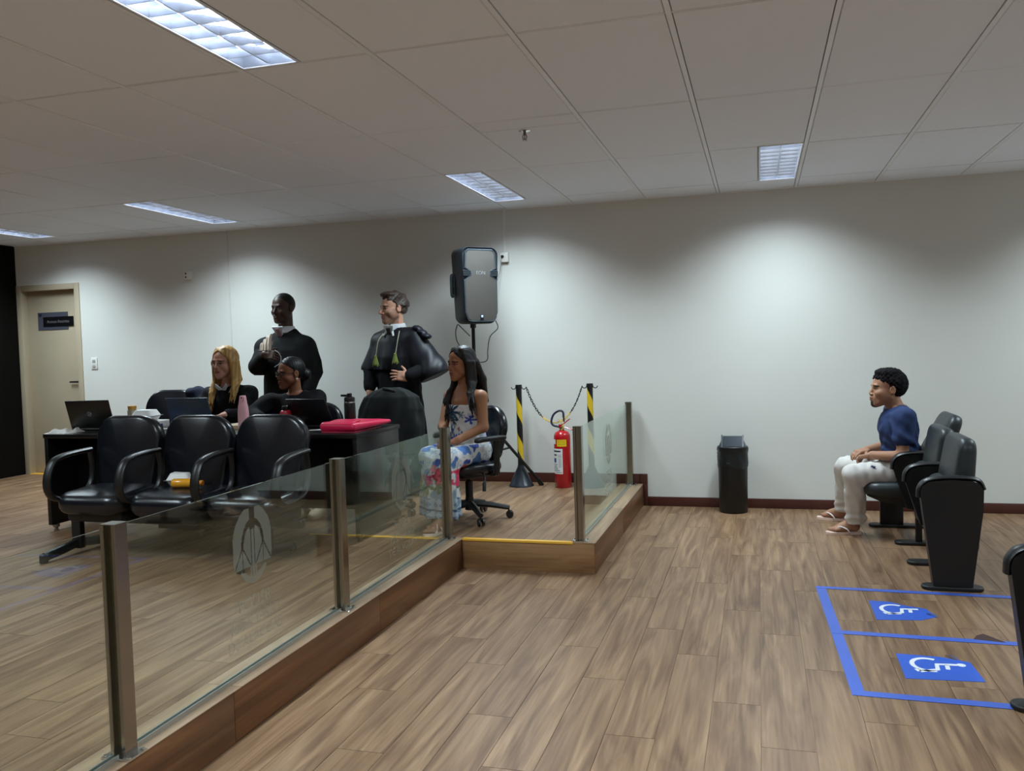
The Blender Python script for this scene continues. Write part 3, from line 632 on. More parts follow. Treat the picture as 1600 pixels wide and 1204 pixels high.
def wheelchair_sign(label, corners, torn):
    c = sum((Vector((x, y, 0)) for x, y in corners), Vector())/len(corners); t = thing('wheelchair_sign', label, 'floor sign', (c.x, c.y, 0), 0, 'blue wheelchair floor signs')
    mb = MB(); mb.prism([(x-c.x, y-c.y) for x, y in corners], 0.0003, 0.0014); mb.build('sticker', SIGNB, t)
    # symbol: up is +X
    def st(pts, wd):
        pts = [Vector(p) for p in pts]; vs = []; fs = []
        for i, p in enumerate(pts):
            a = pts[max(0, i-1)]; b = pts[min(len(pts)-1, i+1)]; d_ = (b-a).normalized(); n_ = Vector((-d_.y, d_.x))*wd/2
            vs += [(p.x-n_.x, p.y-n_.y, 0.0018), (p.x+n_.x, p.y+n_.y, 0.0018)]
            if i: fs.append((2*i-2, 2*i, 2*i+1, 2*i-1))
        mb2.add(vs, fs)
    mb2 = MB(); k = 0.9
    arc = [(-0.045*k+0.072*k*math.cos(a), 0.01+0.085*k*math.sin(a)) for a in [math.radians(q) for q in range(58, 300, 11)]]
    st(arc, 0.020); st([(0.075, 0.028), (-0.005, 0.022), (-0.012, -0.042), (-0.088, -0.078)], 0.022); st([(0.035, 0.02), (0.03, -0.035)], 0.018); st([(-0.088, -0.078), (-0.098, -0.05)], 0.02)
    if not torn: mb2.prism([(0.093+0.019*math.cos(a), 0.03+0.019*math.sin(a)) for a in [2*PI*q/12 for q in range(12)]], 0.0016, 0.0019)
    mb2.build('wheelchair_symbol', SIGNW, t, smooth=0)
    mb = MB(); e = Vector(((1.775 if torn else 1.745)-c.x, (4.745 if torn else 4.13)-c.y, 0.001)); mb.add([e+Vector((-0.03, 0.03, 0.001)), e+Vector((0.02, -0.03, 0.001)), e+Vector((0.0, -0.01, 0.014)), e+Vector((-0.035, 0.015, 0.010))], [(0, 1, 2, 3)]); mb.build('torn_edge', SIGNW, t)
wheelchair_sign('blue wheelchair floor sticker with torn corner, in the far tape bay', [(1.488, 4.965), (1.60, 4.955), (1.66, 4.90), (1.755, 4.86), (1.785, 4.73), (1.70, 4.66), (1.488, 4.63)], True)
wheelchair_sign('blue wheelchair floor sticker nearly whole, in the near tape bay', [(1.508, 4.145), (1.69, 4.135), (1.80, 4.09), (1.812, 3.868), (1.505, 3.845)], False)
# ---------------------------------------------------------------- waste bin
t = thing('waste_bin', 'tall black round waste bin with swing lid and bag against the wall', 'bin', (0.71, 7.40, 0))
mb = MB(); mb.lathe([(0.0, 0.0), (0.112, 0.0), (0.116, 0.006), (0.121, 0.53), (0.118, 0.53)], 36); mb.build('body', mat('bin_black', (13, 14, 15), 0.45), t)
mb = MB(); r_ = random.Random(3); pr = []; n = 48
vs = []; fs = []
for k in range(13):
    z = 0.385+0.15*k/12
    for i in range(n):
        a = 2*PI*i/n; rr = 0.1235+0.004*math.sin(9*a+k*1.3)*math.sin(k*0.9+2*a)+0.003*math.sin(17*a-2.3*k)+(0.004 if k in (11, 12) else 0)
        vs.append((rr*math.cos(a), rr*math.sin(a), z+0.012*math.sin(3*a+1)*(1 if k < 3 else 0.15)))
for k in range(12):
    for i in range(n): fs.append((k*n+i, k*n+(i+1) % n, (k+1)*n+(i+1) % n, (k+1)*n+i))
mb.add(vs, fs); mb.build('bag', mat('black_bag', (26, 30, 33), 0.28), t, smooth=60)
mb = MB(); mb.lathe([(0.124, 0.525), (0.127, 0.532), (0.126, 0.55), (0.119, 0.556)], 36); mb.build('rim', BPLAST, t)
mb = MB()
mb.add([(-0.112, -0.06, 0.553), (0.112, -0.06, 0.553), (0.112, 0.06, 0.553), (-0.112, 0.06, 0.553), (-0.075, -0.012, 0.638), (0.075, -0.012, 0.638), (0.075, 0.012, 0.638), (-0.075, 0.012, 0.638)], [(0, 1, 5, 4), (1, 2, 6, 5), (2, 3, 7, 6), (3, 0, 4, 7), (4, 5, 6, 7), (3, 2, 1, 0)])
mb.build('swing_lid', mat('bin_lid', (38, 46, 56), 0.25), t, smooth=20)
mb = MB()
for s in (-1, 1): mb.prism([(-0.085, 0.553), (0.085, 0.553), (0.012, 0.646), (-0.012, 0.646)], s*0.085-0.006, s*0.085+0.006, FR((0, 0, 0), (0, 1, 0), (0, 0, 1)))
mb.build('lid_cheek', BPLAST, t)
# ---------------------------------------------------------------- stanchions, chain, extinguisher
STRIPE = bands('yellow_black_stripe', 0, [(0.0, (20, 20, 24)), (0.55, (222, 186, 40))], 0.4, a=3.0, bb=1.0)
def stanchion(label, x, y, ph):
    t = thing('stanchion', label, 'stanchion', (x, y, PZ), ph, 'striped chain stanchions')
    mb = MB(); mb.lathe([(0.0, 0.0), (0.112, 0.0), (0.112, 0.006), (0.104, 0.018), (0.032, 0.17), (0.030, 0.185)], 28); mb.build('cone_base', mat('stanchion_cone', (36, 42, 50), 0.3), t)
    mb = MB(); mb.cyl((0, 0, 0.18), (0, 0, 0.875), 0.0265, n=20); mb.build('pole', STRIPE, t)
    mb = MB(); mb.cyl((0, 0, 0.872), (0, 0, 0.905), 0.031, 0.029, 20); mb.build('cap', BPLAST, t)
    for s in (-1, 1):
        a = -ph+(0 if s > 0 else PI); dx, dy = math.cos(a), math.sin(a)
        mb = MB(); mb.tube([(dx*(0.028+0.020*(1-math.cos(q))), dy*(0.028+0.020*(1-math.cos(q))), 0.885-0.02*math.sin(q)) for q in [PI*k/8 for k in range(9)]], 0.004, 6); mb.build('hook', BPLAST, t)
stanchion('striped stanchion with black cone base beside the office chair', -1.125, 7.36, 0.4)
stanchion('striped stanchion behind the short glass balustrade', -0.487, 7.38, 1.3)
t = thing('plastic_chain', 'black and yellow plastic chain hanging between the two striped stanchions', 'chain', (-0.806, 7.37, PZ+0.7))
A_ = Vector((-1.055, 7.362, 1.075)); B_ = Vector((-0.556, 7.378, 1.075)); n = 38; a_ = 0.155; pts = []
def cat(t_): return math.cosh((t_)/a_)
for k in range(401):
    u_ = k/400; p = A_.lerp(B_, u_); s_ = (u_-0.5)*0.5; p.z = 1.075-0.315*(cat(0.25)-cat(s_))/(cat(0.25)-1); pts.append(p)
L_ = [0]
for i in range(400): L_.append(L_[-1]+(pts[i+1]-pts[i]).length)
YC = mat('yellow_link', (226, 192, 70), 0.4); BC = mat('black_link', (24, 24, 26), 0.4)
n = int(L_[-1]/0.0225)
for k in range(n):
    s_ = L_[-1]*(k+0.5)/n; i = min(range(401), key=lambda q: abs(L_[q]-s_)); tg = (pts[min(400, i+1)]-pts[max(0, i-1)]).normalized()
    sd = Vector((0, 1, 0)); sd = (sd-tg*sd.dot(tg)).normalized(); w_ = tg.cross(sd)
    if k % 2: sd, w_ = (sd+w_*0.9).normalized(), (w_-sd*0.9).normalized()
    ring = [pts[i]+tg*(0.0145*math.cos(q)+0.003*(1 if math.cos(q) > 0 else -1))+sd*(0.0095*math.sin(q))-Vector((-0.806, 7.37, PZ+0.7)) for q in [2*PI*j/10 for j in range(10)]]
    mb = MB(); mb.tube(ring, 0.0028, 5, closed=True); mb.build('chain_link', YC if 0.36 < s_/L_[-1] < 0.70 else BC, t, smooth=80)
t = thing('fire_extinguisher', 'red fire extinguisher with white and yellow labels standing by the wall', 'extinguisher', (-0.735, 7.33, PZ))
RED = mat('extinguisher_red', (176, 16, 26), 0.25, coat=0.4)
mb = MB(); mb.lathe([(0.0, 0.0), (0.070, 0.0), (0.073, 0.006), (0.073, 0.44), (0.070, 0.462), (0.058, 0.484), (0.034, 0.497), (0.022, 0.50)], 36); mb.build('cylinder', RED, t)
mb = MB(); mb.lathe([(0.022, 0.498), (0.024, 0.506), (0.018, 0.51), (0.018, 0.53), (0.012, 0.54)], 18); mb.build('valve', mat('valve_brass', (150, 120, 80), 0.3, 0.9), t)
mb = MB(); mb.tube([(-0.02, 0, 0.525), (0.03, 0, 0.528), (0.10, -0.01, 0.505)], 0.006, 8, ry=0.012, upv=(0, 0, 1)); mb.tube([(-0.025, 0, 0.535), (0.02, 0, 0.56), (0.075, -0.01, 0.60)], 0.005, 8, ry=0.012); mb.box((-0.012, 0, 0.535), (0.03, 0.026, 0.035), 0.004); mb.build('handle', RED, t)
mb = MB(); mb.tube(cat_rom([(-0.02, 0.0, 0.532), (-0.075, 0.0, 0.545), (-0.092, 0.0, 0.58), (-0.07, 0.0, 0.64), (-0.02, 0.0, 0.672), (0.014, 0.0, 0.66), (0.018, 0.0, 0.615)], 6), 0.0095, 10); mb.build('hose', mat('hose_navy', (34, 34, 62), 0.5), t)
mb = MB(); mb.cyl((0.018, 0, 0.62), (0.022, 0, 0.575), 0.008, 0.006, 10); mb.build('nozzle', BPLAST, t)
mb = MB(); mb.tube(cat_rom([(-0.02, -0.016, 0.60), (0.0, -0.02, 0.575), (0.02, -0.02, 0.55), (0.01, -0.022, 0.51)], 5), 0.004, 6); mb.build('seal_cord', YC, t)
def wrap(name, a0, a1, z0, z1, r, m, n_=14):
    mb = MB(); vs = []; fs = []
    for k in range(n_+1):
        a = math.radians(a0+(a1-a0)*k/n_)
        vs += [(r*math.cos(a), r*math.sin(a), z0), (r*math.cos(a), r*math.sin(a), z1)]
        if k: fs.append((2*k-2, 2*k, 2*k+1, 2*k-1))
    mb.add(vs, fs); return mb.build(name, m, t, smooth=80)
wl = wrap('white_label', 195, 283, 0.125, 0.345, 0.0737, mat('label_white', (222, 224, 224), 0.5))
yl = wrap('yellow_label', 243, 312, 0.365, 0.425, 0.0737, mat('label_yellow', (232, 200, 26), 0.5))
INK = mat('label_ink', (40, 42, 58), 0.6)
for k, (a0, a1, z0, h_) in enumerate([(200, 270, 0.316, 0.013), (205, 240, 0.284, 0.012), (252, 272, 0.288, 0.004), (252, 274, 0.274, 0.004), (203, 246, 0.205, 0.004), (203, 240, 0.190, 0.004), (203, 246, 0.178, 0.004), (203, 250, 0.166, 0.004), (203, 262, 0.152, 0.005), (225, 278, 0.136, 0.004)]+[(254, 274, 0.256-0.012*q, 0.003) for q in range(7)]): wrap('label_print', a0, a1, z0, z0+h_, 0.0741, INK, 6)
wrap('label_print', 206, 234, 0.224, 0.262, 0.0741, mat('label_blue', (36, 60, 150), 0.5), 6)
for z in (0.41, 0.395, 0.38): wrap('label_print', 252, 304, z, z+0.004, 0.0741, mat('label_ochre', (170, 132, 20), 0.5), 8)
wrap('white_sticker', 205, 232, 0.385, 0.425, 0.0739, mat('label_white', (222, 224, 224)), 5); wrap('grey_plate', 205, 235, 0.01, 0.045, 0.0738, mat('grey_plate', (150, 130, 110), 0.4, 0.5), 5)
# ---------------------------------------------------------------- loudspeaker on a tripod
SP = Vector((-1.42, 7.02, PZ)); yaw_s = math.radians(-44.5+90)
t = thing('speaker_stand', 'black tripod loudspeaker stand behind the seated young woman', 'stand', SP)
mb = MB(); mb.cyl((0, 0, 0.12), (0, 0, 1.02), 0.0185); mb.build('lower_pole', BMATTE, t)
mb = MB(); mb.cyl((0, 0, 0.95), (0, 0, 1.47), 0.0155); mb.build('upper_pole', BMATTE, t)
mb = MB(); mb.cyl((0, 0, 0.97), (0, 0, 1.03), 0.028); mb.cyl((0.02, -0.01, 1.0), (0.065, -0.03, 1.0), 0.011); mb.cyl((0.06, -0.028, 1.0), (0.085, -0.04, 1.0), 0.02, n=8); mb.build('clamp_knob', BPLAST, t)
mb = MB(); mb.cyl((0, 0, 0.66), (0, 0, 0.73), 0.034); mb.build('collar', BPLAST, t)
mb = MB(); mb.cyl((0, 0, 0.28), (0, 0, 0.34), 0.03); mb.build('brace_collar', BPLAST, t)
for a in (0.68, 0.68+2*PI/3, 0.68+4*PI/3):
    dx, dy = math.cos(a), math.sin(a); R_ = 0.60 if abs(a-0.68) < 0.1 else 0.50
    if dy*R_ > 0.5: R_ = 0.5
    mb = MB(); mb.cyl((dx*0.035, dy*0.035, 0.69), (dx*R_, dy*R_, 0.022), 0.0135, n=10); lg = mb.build('leg', BMATTE, t)
    mb = MB(); mb.cyl((dx*(R_-0.03), dy*(R_-0.03), 0.06), (dx*(R_+0.008), dy*(R_+0.008), 0.0), 0.02, 0.022, 12); mb.build('rubber_foot', BPLAST, lg)
    mb = MB(); mb.cyl((dx*0.03, dy*0.03, 0.31), (dx*R_*0.5, dy*R_*0.5, 0.36), 0.009, n=8); mb.build('brace', BMATTE, t)
SB = mat('speaker_shell', (30, 36, 42), 0.42, spec=0.5, bump=0.15, bscale=260); GRILL = mat('speaker_grille', (70, 66, 62), 0.55, bump=0.5, bscale=420)
t = thing('loudspeaker', 'dark plastic loudspeaker with grey grille on the tripod stand by the wall', 'loudspeaker', (SP.x, SP.y, PZ+1.445), yaw_s)
Hs = 0.645
def spk_ring(y, hw, z0, z1, r):   # outline in xz at depth y
    out = []
    for cx, cz, a0 in ((hw-r, z1-r, 0), (-hw+r, z1-r, PI/2), (-hw*0.86+r, z0+r, PI), (hw*0.86-r, z0+r, 3*PI/2)):
        for k in range(6): a = a0+PI/2*k/5; out.append((cx+r*math.cos(a), y, cz+r*math.sin(a)))
    return out
mb = MB(); rings = [spk_ring(-0.155, 0.158, 0.016, Hs-0.014, 0.06), spk_ring(-0.168, 0.168, 0.008, Hs-0.006, 0.065), spk_ring(-0.14, 0.178, 0.0, Hs, 0.065), spk_ring(0.02, 0.176, 0.004, Hs-0.004, 0.06), spk_ring(0.13, 0.12, 0.02, Hs-0.02, 0.05), spk_ring(0.165, 0.095, 0.04, Hs-0.05, 0.04)]
vs = [p for r in rings for p in r]; n = len(rings[0]); fs = []
for k in range(len(rings)-1):
    for i in range(n): fs.append((k*n+i, k*n+(i+1) % n, (k+1)*n+(i+1) % n, (k+1)*n+i))
fs.append(tuple(range(n))); fs.append(tuple(range((len(rings)-1)*n, len(rings)*n)))
mb.add(vs, fs); mb.build('shell', SB, t, smooth=50)
g = [(-0.13, 0.59), (-0.11, 0.612), (0.11, 0.612), (0.13, 0.59), (0.138, 0.465), (0.088, 0.44), (0.085, 0.405), (0.146, 0.36), (0.142, 0.10), (0.118, 0.038), (0.09, 0.028), (-0.09, 0.028), (-0.118, 0.038), (-0.142, 0.10), (-0.146, 0.36), (-0.085, 0.405), (-0.088, 0.44), (-0.138, 0.465)]
g = list(reversed(g))
mb = MB(); mb.prism(g, 0.150, 0.171, FR((0, 0, 0), (1, 0, 0), (0, 0, 1))); mb.build('grille', GRILL, t, smooth=20)
mb = MB(); mb.tube([(x*1.045, -0.168, (z-0.32)*1.025+0.32) for x, z in g], 0.0055, 6, closed=True); mb.build('grille_rim', mat('speaker_rim', (66, 76, 84), 0.35), t)
for s in (-1, 1):
    mb = MB(); mb.box((s*0.128, -0.160, 0.423), (0.075, 0.02, 0.05), 0.003); mb.build('vent_recess', BMATTE, t)
    for k in range(4): mb = MB(); mb.box((s*0.128, -0.168, 0.405+0.013*k), (0.072, 0.018, 0.004), 0.001); mb.build('vent_fin', mat('speaker_rim', (66, 76, 84)), t)
    mb = MB(); mb.tube(cat_rom([(s*0.166, 0.02, 0.24), (s*0.182, 0.02, 0.25), (s*0.184, 0.02, 0.33), (s*0.182, 0.02, 0.41), (s*0.166, 0.02, 0.42)], 5), 0.010, 8, ry=0.014, upv=(0, 1, 0)); mb.build('handle', SB, t)
    mb = MB(); mb.box((s*0.174, 0.02, 0.33), (0.008, 0.075, 0.15), 0.003); mb.build('handle_recess', BMATTE, t)
me = text_mesh('EON', 0.042, FR((0.0, -0.1722, 0.425), (1, 0, 0), (0, 0, 1)), 0.0008); link('lettering', me, mat('speaker_lettering', (128, 130, 130), 0.4), t)
mb = MB(); mb.box((0, -0.172, 0.052), (0.034, 0.006, 0.05), 0.003); mb.build('badge', mat('speaker_badge', (22, 26, 44), 0.3), t)
mb = MB(); mb.box((0, -0.1755, 0.062), (0.018, 0.002, 0.018), 0.0005); mb.build('badge_mark', mat('badge_white', (210, 220, 240), 0.4), t)
mb = MB(); mb.cyl((0, 0, -0.03), (0, 0, 0.01), 0.026); mb.build('pole_socket', BPLAST, t)
def cable(label, pts, r=0.004, m=BPLAST, n=8):
    o = Vector(pts[0]); mb = MB(); mb.tube([p-o for p in cat_rom(pts, n)], r, 6); return tag(mb.build('cable', m, loc=o), label, 'cable')
cable('thin grey cable from the wall socket to the back of the loudspeaker', [(-1.30, 7.53, 2.24), (-1.315, 7.50, 2.10), (-1.33, 7.40, 2.0), (-1.34, 7.20, 1.97)], 0.003, mat('grey_cable', (120, 124, 122), 0.5))
cable('black cable looping down right of the speaker pole', [(-1.21, 7.0, 1.665), (-1.19, 6.99, 1.60), (-1.26, 6.99, 1.53), (-1.285, 6.99, 1.42), (-1.29, 6.99, 1.34), (-1.33, 6.99, 1.315), (-1.398, 7.0, 1.318)], 0.0042)
cable('black cable looping down left of the speaker pole', [(-1.555, 7.0, 1.645), (-1.57, 6.99, 1.58), (-1.56, 6.99, 1.50), (-1.515, 6.99, 1.44), (-1.45, 7.0, 1.40)], 0.0042)
cable('short black cable from under the loudspeaker to its pole', [(-1.55, 7.0, 1.645), (-1.50, 6.99, 1.60), (-1.44, 6.99, 1.54)], 0.0042)
# ---------------------------------------------------------------- things on the desk and seats
DZ = 0.905
def laptop(label, c, wd, dp, rot, lean, col, mark):
    t = thing('laptop', label, 'laptop', (c[0], c[1], DZ), rot, 'laptops on the black desk'); m = mat('laptop_'+col[0], col[1], 0.35)
    mb = MB(); mb.box((0, dp/2, 0.009), (wd, dp, 0.016), 0.004); mb.build('keyboard_base', m, t)
    Ml = Matrix.Translation((0, 0.004, 0.016)) @ Matrix.Rotation(lean, 4, 'X')
    mb = MB(); mb.box((0, 0, 0.113), (wd, 0.008, 0.222), 0.003, M=Ml); mb.build('screen_lid', m, t)
    mb = MB(); mb.box((0, 0.0045, 0.115), (wd-0.02, 0.002, 0.195), 0, M=Ml); mb.build('display', mat('dark_display', (30, 36, 44), 0.2), t)
    if mark:
        mb = MB(); ring = [(0.017*math.cos(a), -0.0045, 0.117+0.017*math.sin(a)) for a in [2*PI*k/20 for k in range(20)]]
        mb.tube(ring, 0.0016, 5, closed=True, M=Ml)
        for x_ in (-0.007, 0.006): mb.tube([(x_-0.003, -0.0046, 0.105), (x_+0.003, -0.0046, 0.130)], 0.0016, 5, M=Ml)
        mb.tube([(-0.006, -0.0046, 0.119), (0.0, -0.0046, 0.120), (-0.001, -0.0046, 0.108)], 0.0016, 5, M=Ml); mb.tube([(0.007, -0.0046, 0.126), (0.012, -0.0046, 0.122), (0.008, -0.0046, 0.114)], 0.0016, 5, M=Ml); mb.build('logo', mat('logo_grey', (160, 164, 168), 0.3, 0.5), t)
laptop('black laptop with a round logo at the left end of the desk', (-3.84, 5.27), 0.36, 0.24, 0.10, 0.30, ('black', (14, 14, 15)), True)
laptop('grey-blue laptop open in front of the blonde woman', (-3.085, 5.42), 0.375, 0.25, -0.05, 0.30, ('slate', (56, 70, 82)), False)
laptop('black laptop in front of the woman with glasses, beside the black bottle', (-2.10, 5.46), 0.345, 0.24, -0.18, 0.52, ('ink', (16, 17, 20)), False)
def bottle(name, label, loc, prof, m, extra=None, group='drink bottles on the desk'):
    t = thing(name, label, 'bottle', loc, 0, group); mb = MB(); mb.lathe(prof, 24); mb.build('body', m, t); return t
PINK = mat('pink_bottle', (232, 176, 184), 0.4)
t = bottle('bottle', 'tall pale pink bottle with a tapered lid on the desk', (-2.595, 5.33, DZ), [(0.0, 0), (0.036, 0), (0.039, 0.004), (0.039, 0.12), (0.034, 0.17), (0.028, 0.192)], PINK)
mb = MB(); mb.lathe([(0.0285, 0.193), (0.0285, 0.197), (0.022, 0.238), (0.019, 0.243), (0.0, 0.244)], 24); mb.build('lid', PINK, t)
mb = MB(); mb.cyl((0.006, -0.020, 0.228), (0.006, -0.026, 0.228), 0.005, n=10); mb.build('lid_button', BMATTE, t)
mb = MB(); mb.tube([(0.018, -0.016, 0.232), (0.022, -0.022, 0.215), (0.012, -0.028, 0.205)], 0.003, 6); mb.build('lid_latch', mat('pink_latch', (214, 120, 136), 0.3), t)
t = bottle('bottle', 'small red bottle with black cap and loop, behind the third beam seat', (-2.31, 5.42, DZ), [(0.0, 0), (0.038, 0), (0.040, 0.006), (0.040, 0.11), (0.034, 0.125), (0.022, 0.132)], mat('red_bottle', (196, 44, 58), 0.3))
mb = MB(); mb.lathe([(0.024, 0.130), (0.026, 0.134), (0.026, 0.155), (0.022, 0.16), (0.0, 0.16)], 20); mb.build('cap', BPLAST, t)
mb = MB(); mb.tube(cat_rom([(0.01, 0, 0.158), (0.04, -0.005, 0.168), (0.062, -0.008, 0.185)], 4), 0.004, 6); mb.lathe([(0.0, 0.18), (0.007, 0.185), (0.0, 0.193)], 8, (0.062, -0.008, 0)); mb.build('cap_loop', BPLAST, t)
t = bottle('bottle', 'black steel bottle with spout lid between laptop and pink folder', (-1.866, 5.54, DZ), [(0.0, 0), (0.038, 0), (0.040, 0.004), (0.040, 0.165), (0.038, 0.17)], mat('black_bottle', (16, 17, 19), 0.35))
mb = MB(); mb.lathe([(0.039, 0.17), (0.039, 0.178), (0.036, 0.18)], 24); mb.build('steel_ring', CHROMED, t)
mb = MB(); mb.lathe([(0.038, 0.18), (0.039, 0.20), (0.034, 0.21), (0.018, 0.213), (0.018, 0.236), (0.0, 0.238)], 20); mb.tube([(-0.012, 0, 0.220), (-0.062, -0.008, 0.222)], 0.008, 8, ry=0.012); mb.build('spout_lid', BPLAST, t)
t = bottle('juice_jar', 'clear juice jar with orange top behind the left end of the seats', (-3.78, 5.62, DZ), [(0.0, 0), (0.033, 0), (0.036, 0.006), (0.036, 0.122), (0.028, 0.132)], mat('pale_jar', (206, 200, 176), 0.15, trans=0.5))
mb = MB(); mb.lathe([(0.030, 0.132), (0.032, 0.135), (0.032, 0.160), (0.0, 0.162)], 20); mb.build('lid', mat('orange_lid', (204, 150, 58), 0.4), t)
def foam_box(label, loc, rot, s=1.0):
    t = thing('foam_box', label, 'box', loc, rot, 'white foam takeaway boxes')
    for nm, za, zb, wa, wb in (('tray', 0.0, 0.036, 0.058, 0.076), ('lid', 0.039, 0.078, 0.076, 0.056)):
        mb = MB(); vs = []
        for z, h_ in ((za, wa), (zb, wb)): vs += [(x*s, y*s, z*s) for x, y in rrect(2*h_, 2*h_, 0.02, 3)]
        n = len(vs)//2; mb.add(vs, [(i, (i+1) % n, n+(i+1) % n, n+i) for i in range(n)]+[tuple(range(n-1, -1, -1)), tuple(range(n, 2*n))])
        mb.box((0, 0, 0.0375*s), (0.166*s, 0.166*s, 0.003*s), 0.001); mb.build(nm, FOAM, t)
    mb = MB(); mb.box((0, -0.084*s, 0.042*s), (0.03*s, 0.006, 0.014*s), 0.002); mb.build('tab', FOAM, t)
tag(MB().box((0, 0, 0.025), (0.21, 0.24, 0.05), 0.002, rot=(0, 0, 0.15)).build('paper_stack', mat('white_paper', (224, 222, 218), 0.8), loc=(-3.555, 5.52, DZ)), 'thick stack of white papers on the desk under the foam box', 'paper')
foam_box('white foam takeaway box on the paper stack beside the juice jar', (-3.555, 5.50, DZ+0.05), 0.2, 1.1)
foam_box('white foam takeaway box on the middle beam seat', (-2.575, 4.60, PZ+0.436), 0.25, 1.0)
t = thing('juice_bottle', 'orange juice bottle lying on the middle beam seat by the foam box', 'bottle', (-2.47, 4.50, PZ+0.462), 0.2)
mb = MB(); mb.lathe([(0.0, -0.085), (0.026, -0.085), (0.029, -0.078), (0.029, 0.045), (0.016, 0.075), (0.014, 0.082)], 18, M=Matrix.Rotation(PI/2, 4, 'Y')); mb.build('body', mat('orange_juice', (226, 158, 40), 0.2), t)
mb = MB(); mb.cyl((0.08, 0, 0), (0.108, 0, 0), 0.0165, n=14); mb.build('cap', mat('orange_cap', (214, 130, 30), 0.4), t)
# papers, cable coil, pads, folders
def crumple(name, label, cat_, loc, rot, wd, dp, h_, m, seed, n=14):
    r_ = random.Random(seed); ph = [r_.uniform(0, 6) for _ in range(6)]; vs = []; fs = []
    def hz(u, v): return max(0.0015, h_*(0.55+0.25*math.sin(7*u+ph[0])*math.sin(5*v+ph[1])+0.2*math.sin(13*u+9*v+ph[2]))*min(1, 6*min(u, 1-u, v, 1-v)+0.05))
    for lay in (0, 1):
        for j in range(n+1):
            for i in range(n+1):
                u, v = i/n, j/n; vs.append(((u-0.5)*wd+0.006*math.sin(9*v+ph[3]), (v-0.5)*dp+0.006*math.sin(8*u+ph[4]), hz(u, v) if lay else 0.0))
    k = (n+1)**2
    for j in range(n):
        for i in range(n):
            a = j*(n+1)+i; fs += [(a, a+1, a+n+2, a+n+1), (k+a, k+a+n+1, k+a+n+2, k+a+1)]
    bd = [i for i in range(n)]+[j*(n+1)+n for j in range(n)]+[n*(n+1)+n-i for i in range(n)]+[(n-j)*(n+1) for j in range(n)]
    for q in range(len(bd)): a, b = bd[q], bd[(q+1) % len(bd)]; fs.append((a, k+a, k+b, b))
    mb = MB(); mb.add(vs, fs); return tag(mb.build(name, m, loc=loc, smooth=60), label, cat_)
crumple('paper_towel', 'crumpled white paper on the left end of the desk', 'paper', (-3.965, 5.13, DZ), 0, 0.18, 0.20, 0.042, mat('white_paper', (224, 222, 218), 0.8), 3)
t = cable('coiled dark cable on the desk beside the black laptop', [(-4.02+0.035*math.cos(k*0.9)*(1-0.02*k)+0.002*k, 5.58+0.06*math.sin(k*0.9), DZ+0.006+0.002*k) for k in range(20)], 0.0045, BPLAST, 4)
tag(MB().box((0, 0, 0.004), (0.18, 0.23, 0.008), 0.001).build('paper_stack', mat('white_paper', (224, 222, 218)), loc=(-3.33, 5.24, DZ)), 'white papers on the desk left of the grey-blue laptop', 'paper')
tag(MB().box((0, 0, 0.018), (0.15, 0.20, 0.034), 0.003, rot=(0, 0, 0.3)).build('notebook', mat('blue_notebook', (62, 64, 140), 0.5), loc=(-3.36, 5.27, DZ+0.009)), 'blue notebook lying on the white papers', 'notebook')
tag(MB().box((0, 0, 0.016), (0.14, 0.21, 0.032), 0.004, rot=(0, 0, 0.1)).build('notebook', mat('tan_cover', (190, 166, 130), 0.6), loc=(-2.70, 5.42, DZ)), 'tan notebook on the desk behind the pink bottle', 'notebook')
tag(MB().box((0, 0, 0.002), (0.10, 0.05, 0.003), 0.0005, rot=(0, 0, 0.4)).build('card', mat('white_paper', (224, 222, 218)), loc=(-1.99, 5.28, DZ)), 'small white card lying on the desk before the black laptop', 'card')
FOLD = mat('pink_folder', (226, 34, 84), 0.35, bump=0.3, bscale=60); t = thing('folder', 'bright pink plastic folder bag on the right end of the desk', 'folder', (-1.72, 5.34, DZ), -0.10)
mb = MB(); mb.pillow(rrect(0.27, 0.50, 0.02, 4), 0.056, 0.026, M=Matrix.Translation((0, 0, 0.029)), bend=lambda v: Vector((v.x, v.y, v.z*(1-0.5*max(0, v.y-0.05)/0.2)*(1+0.10*math.sin(40*v.x+30*v.y))))); mb.build('body', FOLD, t)
mb = MB(); mb.pillow(rrect(0.20, 0.13, 0.03, 4), 0.010, 0.004, M=Matrix.Translation((-0.01, -0.13, 0.058)) @ Matrix.Rotation(0.08, 4, 'X')); mb.build('flap', FOLD, t)
tag(MB().box((0, 0, 0.004), (0.25, 0.40, 0.006), 0.001).build('folder', mat('rose_folder', (196, 60, 92), 0.3), loc=(-1.735, 5.30, DZ-0.0)), 'flat rose folder under the bright pink one', 'folder')
bpy.data.objects['folder'].location.z += 0.008
